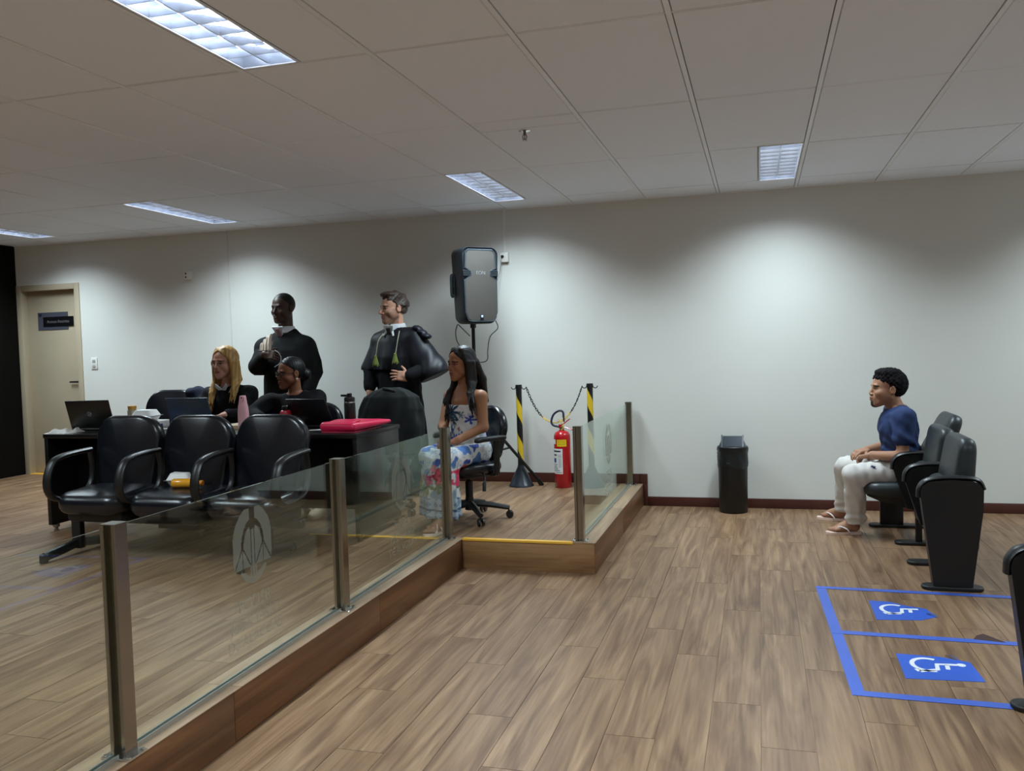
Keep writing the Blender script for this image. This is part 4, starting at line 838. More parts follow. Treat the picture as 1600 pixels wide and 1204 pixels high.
# ---------------------------------------------------------------- implicit-surface toolkit for people and cloth
V3 = lambda *a: np.array(a, dtype=np.float64)
def unit(v): v = np.asarray(v, float); return v/np.linalg.norm(v)
def axis(lo, hi, h, fines=()):
    out = [lo]
    while out[-1] < hi:
        x = out[-1]; st = h
        for a, b, hf in fines:
            if a-hf <= x <= b: st = min(st, hf)
            elif x < a < x+st: st = min(st, max(hf, a-x))
        out.append(x+st)
    return np.array(out)
class Field:
    def __init__(s, lo, hi, h, fine=()):      # fine: list of (lo3, hi3, hf)
        s.ax = [axis(lo[i], hi[i], h, [(f[0][i], f[1][i], f[2]) for f in fine]) for i in range(3)]
        s.F = np.full([len(a) for a in s.ax], 0.3, np.float32); s.h = h
    def block(s, lo, hi):
        sl = []
        for i in range(3):
            a = max(0, np.searchsorted(s.ax[i], lo[i])-1); b = min(len(s.ax[i]), np.searchsorted(s.ax[i], hi[i])+1); sl.append(slice(a, b))
        sl = tuple(sl)
        if any(q.stop-q.start < 1 for q in sl): return None, None
        G = np.meshgrid(*[s.ax[i][sl[i]] for i in range(3)], indexing='ij')
        return sl, np.stack(G, -1)
    def add(s, prim, k=0.01, mode='u'):
        fn, lo, hi = prim; m = k+2.5*s.h
        sl, P = s.block(lo-m, hi+m)
        if sl is None: return s
        d = fn(P).astype(np.float32); A = s.F[sl]
        if mode == 'u':
            h = np.clip(0.5+0.5*(A-d)/k, 0, 1); s.F[sl] = A*(1-h)+d*h-k*h*(1-h)
        elif mode == 's':
            h = np.clip(0.5-0.5*(A+d)/k, 0, 1); s.F[sl] = A*(1-h)-d*h+k*h*(1-h)
        return s
    def clip(s, fn):      # keep where fn(P) < 0
        sl, P = s.block([a[0] for a in s.ax], [a[-1] for a in s.ax]); s.F[sl] = np.maximum(s.F[sl], fn(P).astype(np.float32)); return s
    def disp(s, fn):
        sl, P = s.block([a[0] for a in s.ax], [a[-1] for a in s.ax]); near = np.abs(s.F[sl]) < 0.05
        D = np.zeros_like(s.F[sl]); D[near] = fn(P[near]).astype(np.float32); s.F[sl] += D; return s
    def mesh(s, name, origin, colfn=None, smooth_it=1):
        F = s.F; nx, ny, nz = F.shape; B = F < 0
        c = np.zeros((nx-1, ny-1, nz-1), np.uint8)
        for i in (0, 1):
            for j in (0, 1):
                for k in (0, 1): c += B[i:nx-1+i, j:ny-1+j, k:nz-1+k]
        act = (c > 0) & (c < 8); I, J, K = np.nonzero(act); n = len(I)
        vid = np.full(c.shape, -1, np.int32); vid[I, J, K] = np.arange(n)
        pos = np.zeros((n, 3)); cnt = np.zeros(n)
        cor = [(i, j, k) for i in (0, 1) for j in (0, 1) for k in (0, 1)]
        for a in range(8):
            for b in range(a+1, 8):
                df = [abs(cor[a][q]-cor[b][q]) for q in range(3)]
                if sum(df) != 1: continue
                fa = F[I+cor[a][0], J+cor[a][1], K+cor[a][2]]; fb = F[I+cor[b][0], J+cor[b][1], K+cor[b][2]]
                x = (fa < 0) != (fb < 0); t = np.where(x, fa/np.where(x, fa-fb, 1), 0)
                pa = np.stack([s.ax[0][I+cor[a][0]], s.ax[1][J+cor[a][1]], s.ax[2][K+cor[a][2]]], -1)
                pb = np.stack([s.ax[0][I+cor[b][0]], s.ax[1][J+cor[b][1]], s.ax[2][K+cor[b][2]]], -1)
                pos[x] += (pa+(pb-pa)*t[:, None])[x]; cnt[x] += 1
        pos /= cnt[:, None]
        Q = []
        for d in range(3):
            e = [1, 1, 1]; e[d] = 0
            A = F[:nx-1, :, :] if d == 0 else F[:, :ny-1, :] if d == 1 else F[:, :, :nz-1]
            Bq = F[1:, :, :] if d == 0 else F[:, 1:, :] if d == 1 else F[:, :, 1:]
            sa = A < 0; ch = sa != (Bq < 0); X = list(np.nonzero(ch))
            o1, o2 = [q for q in range(3) if q != d]
            lim = [nx-1, ny-1, nz-1]; ok = (X[o1] > 0) & (X[o2] > 0) & (X[o1] < lim[o1]) & (X[o2] < lim[o2]); X = [q[ok] for q in X]
            neg = sa[X[0], X[1], X[2]]
            def cell(a, b):
                Y = [q.copy() for q in X]; Y[o1] -= a; Y[o2] -= b; return vid[Y[0], Y[1], Y[2]]
            q = np.stack([cell(1, 1), cell(0, 1), cell(0, 0), cell(1, 0)], -1)
            flip = neg if d != 1 else ~neg
            q[~flip] = q[~flip][:, ::-1]; Q.append(q)
        Q = np.concatenate(Q); Q = Q[(Q >= 0).all(1)]
        if smooth_it:
            for _ in range(smooth_it):      # light relaxation along the quads
                acc = np.zeros_like(pos); cn = np.zeros(len(pos))
                for a, b in ((0, 1), (1, 2), (2, 3), (3, 0)):
                    np.add.at(acc, Q[:, a], pos[Q[:, b]]); np.add.at(cn, Q[:, a], 1)
                    np.add.at(acc, Q[:, b], pos[Q[:, a]]); np.add.at(cn, Q[:, b], 1)
                pos = pos*0.6+0.4*acc/np.maximum(cn, 1)[:, None]
        me = bpy.data.meshes.new(name); V = (pos-np.asarray(origin)).astype(np.float32)
        me.vertices.add(len(V)); me.vertices.foreach_set('co', V.ravel()); me.loops.add(Q.size); me.loops.foreach_set('vertex_index', Q.ravel().astype(np.int32))
        me.polygons.add(len(Q)); me.polygons.foreach_set('loop_start', np.arange(0, Q.size, 4, dtype=np.int32))
        me.polygons.foreach_set('use_smooth', np.ones(len(Q), bool)); me.update(calc_edges=True); me.validate()
        if colfn is not None:
            at = me.color_attributes.new('Col', 'FLOAT_COLOR', 'POINT'); C = np.ones((len(pos), 4), np.float32); C[:, :3] = colfn(pos); at.data.foreach_set('color', C.ravel())
        return me
def cone(a, b, ra, rb=None):
    a = np.asarray(a, float); b = np.asarray(b, float); rb = ra if rb is None else rb; ba = b-a; L2 = max(ba @ ba, 1e-12); R = max(ra, rb)
    def fn(P):
        t = np.clip(((P-a) @ ba)/L2, 0, 1); return np.linalg.norm(P-a-t[..., None]*ba, axis=-1)-(ra+(rb-ra)*t)
    return fn, np.minimum(a, b)-R, np.maximum(a, b)+R
def chain(F, pts, rs, k=0.01, mode='u'):
    for i in range(len(pts)-1): F.add(cone(pts[i], pts[i+1], rs[i], rs[i+1]), k, mode)
def ell(c, r, R=None):
    c = np.asarray(c, float); r = np.asarray(r, float); m = np.full(3, r.max())
    def fn(P):
        q = P-c
        if R is not None: q = q @ R
        k0 = np.linalg.norm(q/r, axis=-1); k1 = np.linalg.norm(q/(r*r), axis=-1); return k0*(k0-1)/np.maximum(k1, 1e-6)
    return fn, c-m, c+m
def rbox(c, half, r, R):
    c = np.asarray(c, float); half = np.asarray(half, float); m = np.full(3, np.linalg.norm(half)+r)
    def fn(P):
        q = np.abs((P-c) @ R)-half; return np.linalg.norm(np.maximum(q, 0), axis=-1)+np.minimum(q.max(-1), 0)-r
    return fn, c-m, c+m
def frame(fwd, up_=(0, 0, 1)):      # columns: x (person's left), y (back), z (up)
    y = -unit(fwd); z = np.asarray(up_, float); z = unit(z-y*(z @ y)) ; x = np.cross(y, z); return np.stack([x, y, z], 1)
def frame_up(up_, fwd):
    z = unit(up_); y = -np.asarray(fwd, float); y = unit(y-z*(y @ z)); x = np.cross(y, z); return np.stack([x, y, z], 1)
def loft(o, R, st, fold=None, sup=2.0, both=True):
    # st: rows (z, cx, cy, rx, ry) in the local frame R at o
    o = np.asarray(o, float); st = np.asarray(st, float); z0, z1 = st[0, 0], st[-1, 0]; m = st[:, 3:].max()+np.abs(st[:, 1:3]).max()
    cs = [o+R @ np.array([sx*m, sy*m, z]) for sx in (-1, 1) for sy in (-1, 1) for z in (z0, z1)]
    def fn(P):
        q = (P-o) @ R; z = q[..., 2]; I = [np.interp(z, st[:, 0], st[:, i]) for i in range(1, 5)]
        x = (q[..., 0]-I[0])/I[2]; y = (q[..., 1]-I[1])/I[3]; r = (np.abs(x)**sup+np.abs(y)**sup)**(1/sup); d = (r-1)*np.minimum(I[2], I[3])
        if fold is not None: d = d-fold(np.arctan2(y, x), z, q)
        return np.maximum(d, np.maximum(z0-z, z-z1))
    return fn, np.min(cs, 0)-0.02, np.max(cs, 0)+0.02
def wob(P, f, s): return np.sin(f*P[..., 0]+s)*np.sin(f*1.13*P[..., 1]+2.1*s)*np.sin(f*0.91*P[..., 2]+3.3*s)
class Head:
    def __init__(s, c, fwd, up_=(0, 0, 1), sc=1.08):
        s.c = np.asarray(c, float); s.R = frame(fwd, up_); s.s = sc
    def loc(s, P): return ((P-s.c) @ s.R)/s.s
    def w(s, p): return s.c+s.R @ (np.asarray(p, float)*s.s)
    def prim(s, fn, lo, hi):
        cs = np.array([s.w((x, y, z)) for x in (lo[0], hi[0]) for y in (lo[1], hi[1]) for z in (lo[2], hi[2])])
        return (lambda P: fn(s.loc(P))*s.s), cs.min(0), cs.max(0)
    def build(s, F, jaw=1.0, nose=1.0, lips=1.0, ears=True):
        A = lambda p, k=0.01, m='u': F.add(s.prim(*p), k*s.s, m)
        A(ell((0, .018, .035), (.074, .096, .085)), .005)
        A(ell((0, -.025, .04), (.063, .058, .062)), .02)
        A(cone((0, -.03, -.01), (0, -.043, -.072), .060, .040*jaw), .02)
        for x in (-1, 1):
            A(cone((x*.047*jaw, .005, -.045), (x*.013, -.066, -.094), .022, .019), .022)
            A(ell((x*.040, -.058, -.024), (.024, .024, .022)), .015)
        for x in (-1, 1): A(ell((x*.050, -.026, -.036), (.020, .038, .036)), .02)
        A(ell((0, -.074, -.098), (.021*jaw, .018, .018)), .015)
        A(cone((-.032, -.077, .023), (.032, -.077, .023), .012), .012)
        for x in (-1, 1): A(ell((x*.031, -.101, .003), (.020, .021, .014)), .008, 's')
        A(cone((0, -.083, .012), (0, -.104*nose-.003*(nose-1), -.027), .0085, .0115), .008)
        for x in (-1, 1): A(ell((x*.0115, -.094, -.033), (.0085, .010, .0075)), .006); A(ell((x*.031, -.0715, .003), (.0135, .0125, .011)), .003)
        A(ell((0, -.076, -.060), (.032, .020, .024)), .018)
        A(ell((0, -.0935, -.0545), (.021, .0085*lips, .0055*lips)), .004); A(ell((0, -.092, -.067), (.019, .009*lips, .0068*lips)), .004)
        A(ell((0, -.106, -.0608), (.022, .010, .0018)), .003, 's')
        if ears:
            for x in (-1, 1):
                A(ell((x*.077, .014, -.002), (.009, .020, .031)), .006); A(ell((x*.087, .010, .002), (.007, .010, .018)), .004, 's')
    def color(s, P, skin, lip, brow=(30, 22, 18), eye=(40, 26, 18), beard=None, brow_z=.0235, lid=None):
        q = s.loc(P); x, y, z = q[:, 0], q[:, 1], q[:, 2]; C = np.tile(np.array(lin(skin)), (len(P), 1)); front = y < -.04; ax_ = np.abs(x)
        def put(m, c, a=1.0): C[m] = C[m]*(1-a)+np.array(lin(c))*a
        inh = (np.abs(x) < .1) & (y > -.13) & (y < .13) & (z > -.13)
        if beard:
            jawz = -.045+0.02*np.clip((y+.05)/.05, 0, 1.2)
            m = inh & (((z < jawz) & (z > -.125) & (y < .02)) | ((ax_ > .055) & (z < .0) & (y < .0))); put(m & (y > -.2), beard[0], beard[1])
            m = front & (ax_ < .026) & (z < -.040) & (z > -.051) & (y < -.08); put(m, beard[0], min(1, beard[1]*1.2))
            if beard[2]: put(front & (ax_ < .024) & (z < -.080) & (z > -.125) & (y < -.055), beard[2], .95)
        m = front & (y < -.078) & (((x/.0235)**2+((z+.0608)/.0125)**2) < 1); put(m, lip, .85)
        put(m & (np.abs(z+.0608) < .0018), (60, 24, 22), .8)
        m = front & (((ax_-.033)/.0215)**2+((z-brow_z-.003*np.cos(ax_*60))/.0062)**2 < 1); put(m, brow, .95)
        ey = front & (((ax_-.031)/.0140)**2+((z-.003)/.0048)**2 < 1); put(ey, (112, 100, 94)); put(ey & ((ax_-.031)**2+(z-.003)**2 < .0072**2), eye)
        put(front & (np.abs(((ax_-.031)/.0165)**2+((z-.0035)/.0075)**2-1) < .45) & (z > .002), (34, 22, 20), .8)
        put(front & (((ax_-.0085)/.0042)**2+((z+.0405)/.0026)**2 < 1) & (y < -.085), (50, 22, 18), .7)
        return C
def hand(F, wr, d, n, side, curl=(0.25, 0.35, 0.3), s=1.0, spread=0.05, thumb=(0.75, 0.65, -0.25), k=0.006):
    # d: along the fingers, n: out of the back of the hand, side: +1/-1 says on which side of d x n the thumb is
    d = unit(d); n = np.asarray(n, float); n = unit(n-d*(n @ d)); w_ = np.cross(d, n)*side; wr = np.asarray(wr, float)
    R = np.stack([d, w_, n], 1); F.add(rbox(wr+d*.048*s, np.array([.034, .030, .004])*s, .010*s, R), .012)
    F.add(cone(wr-d*.01*s, wr+d*.03*s, .024*s, .022*s), .015)
    for i, (o, L) in enumerate(((.029, .070), (.010, .078), (-.0095, .072), (-.028, .056))):
        p = wr+(d*.082+w_*o)*s; a = spread*(1.5-i); dd = unit(d+w_*a); ang = 0; r = (.0092, .0088, .0080, .0070)
        for j, f in enumerate((.45, .31, .24)):
            ang += curl[j]*(1+0.15*i); v = dd*math.cos(ang)-n*math.sin(ang); q = p+v*L*f*s; F.add(cone(p, q, r[j]*s, r[j+1]*s), 0.003); p = q
    p = wr+(d*.022+w_*.026)*s; v = unit(d*thumb[0]+w_*thumb[1]+n*thumb[2]); q = p+v*.042*s; F.add(cone(p, q, .0125*s, .0105*s), k); v2 = unit(v+d*.55-n*.2); F.add(cone(q, q+v2*.032*s, .0105*s, .0082*s), .003)
def foot(F, ank, heel, toe, s=1.0, h=0.0):
    # bare foot standing on height h; toes are five separate rounded pieces
    heel = np.asarray(heel, float); toe = np.asarray(toe, float); d = unit((toe-heel)*V3(1, 1, 0)); w_ = np.cross(V3(0, 0, 1), d); L = np.linalg.norm((toe-heel)[:2])
    z = lambda p, q: V3(p[0], p[1], h+q)
    F.add(cone(np.asarray(ank, float), z(heel+d*.035, .045), .036*s, .034*s), .02); F.add(ell(z(heel+d*.03, .03), (.030*s, .030*s, .03)), .015)
    R = np.stack([d, w_, V3(0, 0, 1)], 1); F.add(ell(z(heel+d*L*.40, .032), (L*.33, .030*s, .030), R), .02); F.add(ell(z(heel+d*L*.70, .020), (L*.18, .042*s, .018), R), .02)
    F.add(cone(np.asarray(ank, float), z(heel+d*L*.55, .035), .034*s, .024*s), .03)
    for i in range(5):
        o = (i-2)*.0165*s; p = z(heel+d*(L*.82-abs(i-1.2)*.004)+w_*o, .016); F.add(cone(p, p+d*(L*.14-.010*i*0.6)-V3(0, 0, .004), .0095 if i else .012, .008 if i else .0105), .004)
SKINM = attr_mat('skin', 0.5, spec=0.35, bump=0.05, bscale=400); HAIRM = attr_mat('hair', 0.45, spec=0.3, bump=0.35, bscale=220); CURLM = attr_mat('curly_hair', 0.8, spec=0.12, bump=0.3, bscale=260); CLOTH = attr_mat('cloth', 0.85, spec=0.2, bump=0.15, bscale=500); SATIN = attr_mat('satin_cloth', 0.5, spec=0.35, bump=0.05, bscale=300)
def neckhole(F, nk, ax_, r, dn=.03): nk = np.asarray(nk); F.add(cone(nk-ax_*dn, nk+ax_*.14, r, r*.98), .010, 's')
def const(c): return lambda P: np.tile(np.array(lin(c)), (len(P), 1))
def torso(F, hip, neck, fwd, wd=1.0, dp=1.0, off=0.0, k=0.02, lo=-0.12, hi=1.0, fold=None):
    ax_ = np.asarray(neck, float)-np.asarray(hip, float); L = np.linalg.norm(ax_); R = frame_up(ax_, fwd)
    T = [(-.22, .12, .10), (-.12, .155, .118), (0, .168, .122), (.2, .155, .112), (.42, .142, .104), (.66, .165, .116), (.82, .168, .108), (.92, .13, .085), (1.0, .062, .058)]
    st = [(t*L, 0, -0.012*math.sin(t*3), a*wd+off, b*dp+off) for t, a, b in T if lo <= t <= hi]
    F.add(loft(hip, R, st, fold), k); return R, L
def obj_sdf(name, F, root, m, colfn, **kw):
    return link(name, F.mesh(name, tuple(root.location), colfn, **kw), m, root)
def hair_cap(F, Hd, t=.008, tx=None, fz=.068, slope=.12, sy=-.004, sz=-.018, by=.034, bz=-.06, noise=None, k=.01):
    # shell over the skull: forehead hairline at fz, sideburns in front of the ears down to sz, nape down to bz
    e = ell((0, .020, .038), (.0765+(t if tx is None else tx), .098+t, .087+t))[0]
    def fn(q):
        y, z = q[..., 1], q[..., 2]; pl = (fz+slope*np.abs(q[..., 0])-.42*(y+.085)-z)*.9
        def sm(a, b, k_): h_ = np.clip(.5+.5*(b-a)/k_, 0, 1); return b*(1-h_)+a*h_-k_*h_*(1-h_)
        b_ = sm(sm(pl, np.maximum(sy-y+.25*(z-.03), sz-z), .02), np.maximum(by-y, bz-z), .012); d = e(q)
        if noise: d = d-noise(q)
        h_ = np.clip(0.5+0.5*(d-b_)/.012, 0, 1); return b_*(1-h_)+d*h_+.012*h_*(1-h_)
    F.add(Hd.prim(fn, (-.12, -.13, -.12), (.12, .16, .16)), k)
# ---------------------------------------------------------------- people
def person(label, loc): return thing('person', label, 'person', loc)
def limb(F, a, b, c, r, k=.02): F.add(cone(a, b, r[0], r[1]), k); F.add(cone(b, c, r[1], r[2]), k)
def sinfold(n, a, z0, z1, ph=0.0, n2=None):
    def f(th, z, q): t = np.clip((z1-z)/(z1-z0), 0, 1); return a*t*(np.sin(n*th+ph+1.2*np.sin(3*z))+0.5*np.sin((n2 or n*2-3)*th+1.7*ph))
    return f
def sole(name, heel, toe, z0, z1, wd, m, parent, L_off=.012):
    heel = Vector((*heel, 0)); toe = Vector((*toe, 0)); d = (toe-heel).normalized(); s_ = Vector((-d.y, d.x, 0)); L = (toe-heel).length+2*L_off; o = heel-d*L_off
    prof = [(0, .30), (.04, .62), (.15, .80), (.35, .74), (.55, .84), (.75, 1.0), (.88, .92), (.96, .62), (1.0, .25)]
    poly = [o+d*(L*t)+s_*(wd/2*a) for t, a in prof]+[o+d*(L*t)-s_*(wd/2*a) for t, a in reversed(prof)]
    po = parent.location; mb = MB(); mb.prism([(p.x-po.x, p.y-po.y) for p in poly], z0-po.z, z1-po.z); return mb.build(name, m, parent)
def tube_part(name, pts, r, m, parent, n=6, k=5, **kw):
    o = parent.location; mb = MB(); mb.tube(cat_rom([Vector(p)-o for p in pts], k), r, n, **kw); return mb.build(name, m, parent, smooth=80)
def glasses(Hd, parent, m, r, big=False):
    o = parent.location
    for x in (-1, 1):
        ring = [Vector(Hd.w((x*.032+(.022 if big else .019)*math.cos(a), -.102+.010*abs(math.cos(a))*(1 if x*math.cos(a) > 0 else 0.2), .001+(.018 if big else .013)*math.sin(a))))-o for a in [2*PI*k/18 for k in range(18)]]
        mb = MB(); mb.tube(ring, r, 6, closed=True); g = mb.build('glasses_rim', m, parent)
        mb = MB(); mb.tube([Vector(Hd.w(p))-o for p in ((x*.053, -.090, .006), (x*.072, -.05, .008), (x*.080, .01, .008))], r*.8, 6); mb.build('glasses_arm', m, parent)
    mb = MB(); mb.tube([Vector(Hd.w(p))-o for p in ((-.011, -.106, .005), (0, -.110, .008), (.011, -.106, .005))], r*.9, 6); mb.build('glasses_bridge', m, parent)

# ---- young man on the auditorium chair
root = person('young man in navy T-shirt, pale trousers and flip-flops seated on an auditorium chair', (1.9, 6.66, 0.0))
Hd = Head((1.812, 6.662, 1.052), (-.985, -.17, .06), (-.06, 0, 1), 1.10); f_ = V3(-1, 0, 0)
hip, nk = V3(1.925, 6.665, .475), V3(1.882, 6.668, .925)
SL, SRr = V3(1.900, 6.475, .862), V3(1.885, 6.862, .866); EL, WL = V3(1.878, 6.425, .600), V3(1.700, 6.575, .588); ER, WR = V3(1.838, 6.925, .615), V3(1.690, 6.775, .600)
HL, KL, AL = V3(1.90, 6.58, .47), V3(1.565, 6.525, .452), V3(1.578, 6.648, .100); HR, KR, AR = V3(1.90, 6.75, .47), V3(1.545, 6.925, .452), V3(1.545, 7.095, .100)
F = Field((1.33, 6.35, 0.0), (2.08, 7.27, 1.24), .012, [((1.66, 6.53, .86), (1.96, 6.79, 1.20), .0036), ((1.56, 6.55, .53), (1.72, 6.82, .65), .0042)])
torso(F, hip, nk, f_, 1.0, 1.0); F.add(cone(nk-V3(0, 0, .04), Hd.w((0, .025, -.04)), .060, .056), .03)
for a in (SL, SRr): F.add(cone(nk-V3(0, 0, .05), a, .055, .052), .04)
limb(F, SL, EL, WL, (.050, .040, .029)); limb(F, SRr, ER, WR, (.050, .040, .029)); limb(F, HL, KL, AL, (.080, .056, .040)); limb(F, HR, KR, AR, (.080, .056, .040))
foot(F, AL, (1.622, 6.662, 0), (1.398, 6.622, 0), 1.0, .020); foot(F, AR, (1.572, 7.12, 0), (1.372, 7.19, 0), 1.0, .020)
hand(F, WL, (-.72, .60, -.22), (.25, -.1, 1), 1, (.45, .5, .4), 1.0); hand(F, WR, (-.80, -.52, -.12), (.1, 0, 1), -1, (.3, .35, .3), 1.0)
Hd.build(F, 1.0, .95, 1.35)
SK = (166, 122, 96)
obj_sdf('body', F, root, SKINM, lambda P: Hd.color(P, SK, (150, 92, 84), (26, 20, 18), beard=((120, 86, 68), .25, (34, 26, 22))))
F = Field((1.66, 6.5, .9), (2.02, 6.84, 1.26), .0055); nz = lambda q: .0055*np.sin(q[..., 0]*210)*np.sin(q[..., 1]*190+1)*np.sin(q[..., 2]*200)+.004*np.sin(q[..., 0]*95+2)*np.sin(q[..., 1]*105)
hair_cap(F, Hd, .015, .006, .070, -.05, -.002, -.014, .036, -.070, nz); F.add(Hd.prim(*ell((0, .0, .112), (.062, .080, .028))), .02); F.disp(lambda P: -.004*wob(P, 170, 1.0))
obj_sdf('hair', F, root, CURLM, const((20, 17, 20)))
F = Field((1.66, 6.34, .5), (2.12, 7.0, .95), .0075); R, L = torso(F, hip, nk, f_, 1.02, 1.03, .016, lo=.02)
for a in (SL, SRr): F.add(cone(nk-V3(0, 0, .055), a, .066, .070), .04)
for a, b in ((SL, EL), (SRr, ER)): F.add(cone(a, a+(b-a)*.52, .072, .072), .03)
ax_ = unit(Hd.w((0, .025, -.04))-nk); nd = ax_; neckhole(F, nk, ax_, .068, .02)
F.disp(lambda P: -.0045*np.sin(P[..., 2]*52+P[..., 0]*46+2.5*np.sin(P[..., 1]*20))*np.sin(P[..., 1]*30+P[..., 2]*12+2)-.003*wob(P, 55, .4)-.003*np.sin(P[..., 2]*95+P[..., 0]*70)*np.clip((.78-P[..., 2])/.1, 0, 1)); F.clip(lambda P: .555-P[..., 2]+0.25*(P[..., 0]-1.9)*0)
obj_sdf('shirt', F, root, CLOTH, lambda P: np.where((np.linalg.norm((P-nk)[:, :2], axis=1) < .085)[:, None] & ((P-nk) @ nd > -.03)[:, None], np.array(lin((28, 36, 66))), np.array(lin((46, 60, 98)))))
F = Field((1.40, 6.38, .05), (2.08, 7.2, .62), .0080)
F.add(ell(hip+V3(0, 0, .0), (.145, .19, .105)), .03)
for a, b, c in ((HL, KL, AL), (HR, KR, AR)):
    F.add(cone(a, b+V3(0.006, 0, .004), .100, .074), .03); F.add(cone(b+V3(0.012, 0, -.005), c+V3(.012, 0, .01), .076, .068), .03); F.add(ell(c+V3(.012, 0, .012), (.070, .070, .035)), .02)
F.disp(lambda P: -.006*np.sin(P[..., 2]*30+P[..., 0]*70+P[..., 1]*26+1.5*np.sin(P[..., 2]*18))*np.sin(P[..., 0]*31-P[..., 1]*29)-.003*wob(P, 60, 1.2)-.005*np.sin(P[..., 2]*105+P[..., 1]*22)*np.clip((.24-P[..., 2])/.1, 0, 1)); F.clip(lambda P: .082-P[..., 2])
def trcol(P):
    C = const((208, 203, 198))(P); m = (np.abs(P[:, 0]-1.70) < .016) & (np.abs(P[:, 2]-.515+0.4*(P[:, 0]-1.70)) < .010) & (P[:, 1] < 6.50); C[m] = lin((34, 38, 70))
    return C
obj_sdf('trousers', F, root, CLOTH, trcol)
FF_ = mat('flip_flop', (222, 192, 176), 0.6); ST = mat('flip_flop_strap', (226, 218, 218), 0.4)
for hl, te, s_ in (((1.622, 6.662), (1.398, 6.622), 1), ((1.572, 7.12), (1.372, 7.19), -1)):
    so = sole('flip_flop', hl, te, 0.001, .020, .092, FF_, root); d = unit(V3(te[0]-hl[0], te[1]-hl[1], 0)); w_ = V3(-d[1], d[0], 0); L = math.hypot(te[0]-hl[0], te[1]-hl[1]); b = V3(hl[0], hl[1], 0)
    for q in (-1, 1): tube_part('strap', [b+d*L*.78+V3(0, 0, .036), b+d*L*.66+w_*q*.022+V3(0, 0, .060), b+d*L*.46+w_*q*.042+V3(0, 0, .045), b+d*L*.36+w_*q*.040+V3(0, 0, .018)], .0055, ST, root, ry=.008)

# ---- young woman in the floral dress
root = person('young woman in a strapless floral dress with long dark hair on a swivel chair', (-1.1, 5.9, PZ))
bf = unit(V3(-.6, -.8, 0)); lf = V3(.8, -.6, 0); Hd = Head((-1.127, 5.842, 1.326), (-.53, -.845, -.06), (0, -.05, 1), 1.0)
hip, nk = V3(-1.090, 5.895, .700), V3(-1.115, 5.880, 1.150); SL, SRr = V3(-.962, 5.775, 1.100), V3(-1.268, 5.985, 1.092)
EL, WL = V3(-.938, 5.735, .878), V3(-1.085, 5.600, .800); ER, WR = V3(-1.285, 5.860, .870), V3(-1.195, 5.655, .802)
HL, KL, AL = V3(-1.025, 5.84, .700), V3(-1.10, 5.515, .672), V3(-1.135, 5.435, .290); HR, KR, AR = V3(-1.15, 5.94, .700), V3(-1.315, 5.635, .672), V3(-1.175, 5.545, .290)
F = Field((-1.42, 5.2, PZ), (-.84, 6.12, 1.47), .011, [((-1.23, 5.70, 1.19), (-1.02, 5.95, 1.46), .0034), ((-1.26, 5.50, .74), (-1.06, 5.66, .83), .0042), ((-1.25, 5.24, PZ), (-1.08, 5.5, .28), .005)])
torso(F, hip, nk, bf, .88, .86); F.add(cone(nk-V3(0, 0, .03), Hd.w((0, .025, -.04)), .050, .046), .03)
for a in (SL, SRr): F.add(cone(nk-V3(0, 0, .035), a+V3(0, 0, -.012), .042, .048), .05)
limb(F, SL-V3(0, 0, .01), EL, WL, (.047, .036, .026)); limb(F, SRr, ER, WR, (.047, .036, .026)); limb(F, HL, KL, AL, (.080, .055, .036)); limb(F, HR, KR, AR, (.080, .055, .036))
foot(F, AL, (-1.130, 5.462, 0), (-1.205, 5.262, 0), .92, PZ+.016); foot(F, AR, (-1.165, 5.590, 0), (-1.235, 5.400, 0), .92, PZ+.016)
hand(F, WL, (-.86, .12, -.22), (0, -.25, 1), 1, (.4, .45, .4), .92); hand(F, WR, (.05, -.75, -.15), (-.1, -.2, 1), -1, (.4, .5, .4), .92)
Hd.build(F, .93, .92, 1.15)
obj_sdf('body', F, root, SKINM, lambda P: Hd.color(P, (160, 112, 82), (142, 76, 70), (36, 26, 22)))
F = Field((-1.34, 5.62, .88), (-.90, 6.08, 1.5), .0055)
hair_cap(F, Hd, .011, .010, .106, -.85, -.020, -.06, .02, -.10); F.add(Hd.prim(*ell((0, .05, -.04), (.080, .062, .12))), .02); F.add(Hd.prim(*cone((.0, -.05, .121), (0, .05, .128), .004)), .006, 's')
r_ = random.Random(5)
for s_, tip in ((1, V3(-.995, 5.70, .955)), (-1, V3(-1.245, 5.80, .955))):
    for k in range(11):
        u = k/10; a = Hd.w((s_*.045, -.030+.05*u, .105-.01*u)); b = Hd.w((s_*(.084+.004*u), -.018+.060*u, .01)); c_ = Hd.w((s_*.086, -.014+.070*u, -.13))
        e = tip+V3(r_.uniform(-.028, .028), r_.uniform(-.022, .03), r_.uniform(-.045, .10)); m_ = (c_+e)/2+V3(r_.uniform(-.008, .008), r_.uniform(-.008, .008), 0)+bf*.012
        chain(F, [a, b, c_, m_, e], [.013, .014, .014, .012, .004], .009)
for k in range(7):
    u = (k-3)/3; a = Hd.w((u*.06, .09, .0)); e = V3(-1.06+u*.10, 5.985+u*-.07, 1.02+abs(u)*.03); chain(F, [a, (a+e)/2+V3(0, .02, .02), e], [.03, .03, .012], .02)
F.disp(lambda P: -.0022*np.sin(P[..., 0]*330+np.sin(P[..., 2]*14)*2)*np.sin(P[..., 1]*300+P[..., 2]*9)); obj_sdf('hair', F, root, HAIRM, lambda P: np.array(lin((22, 18, 19)))*np.clip(1+1.6*np.clip((1.05-P[:, 2:3])/.15, 0, 1)*np.array([1, .6, .5]), 0, 3))
F = Field((-1.48, 5.3, .24), (-.86, 6.12, 1.10), .0062)
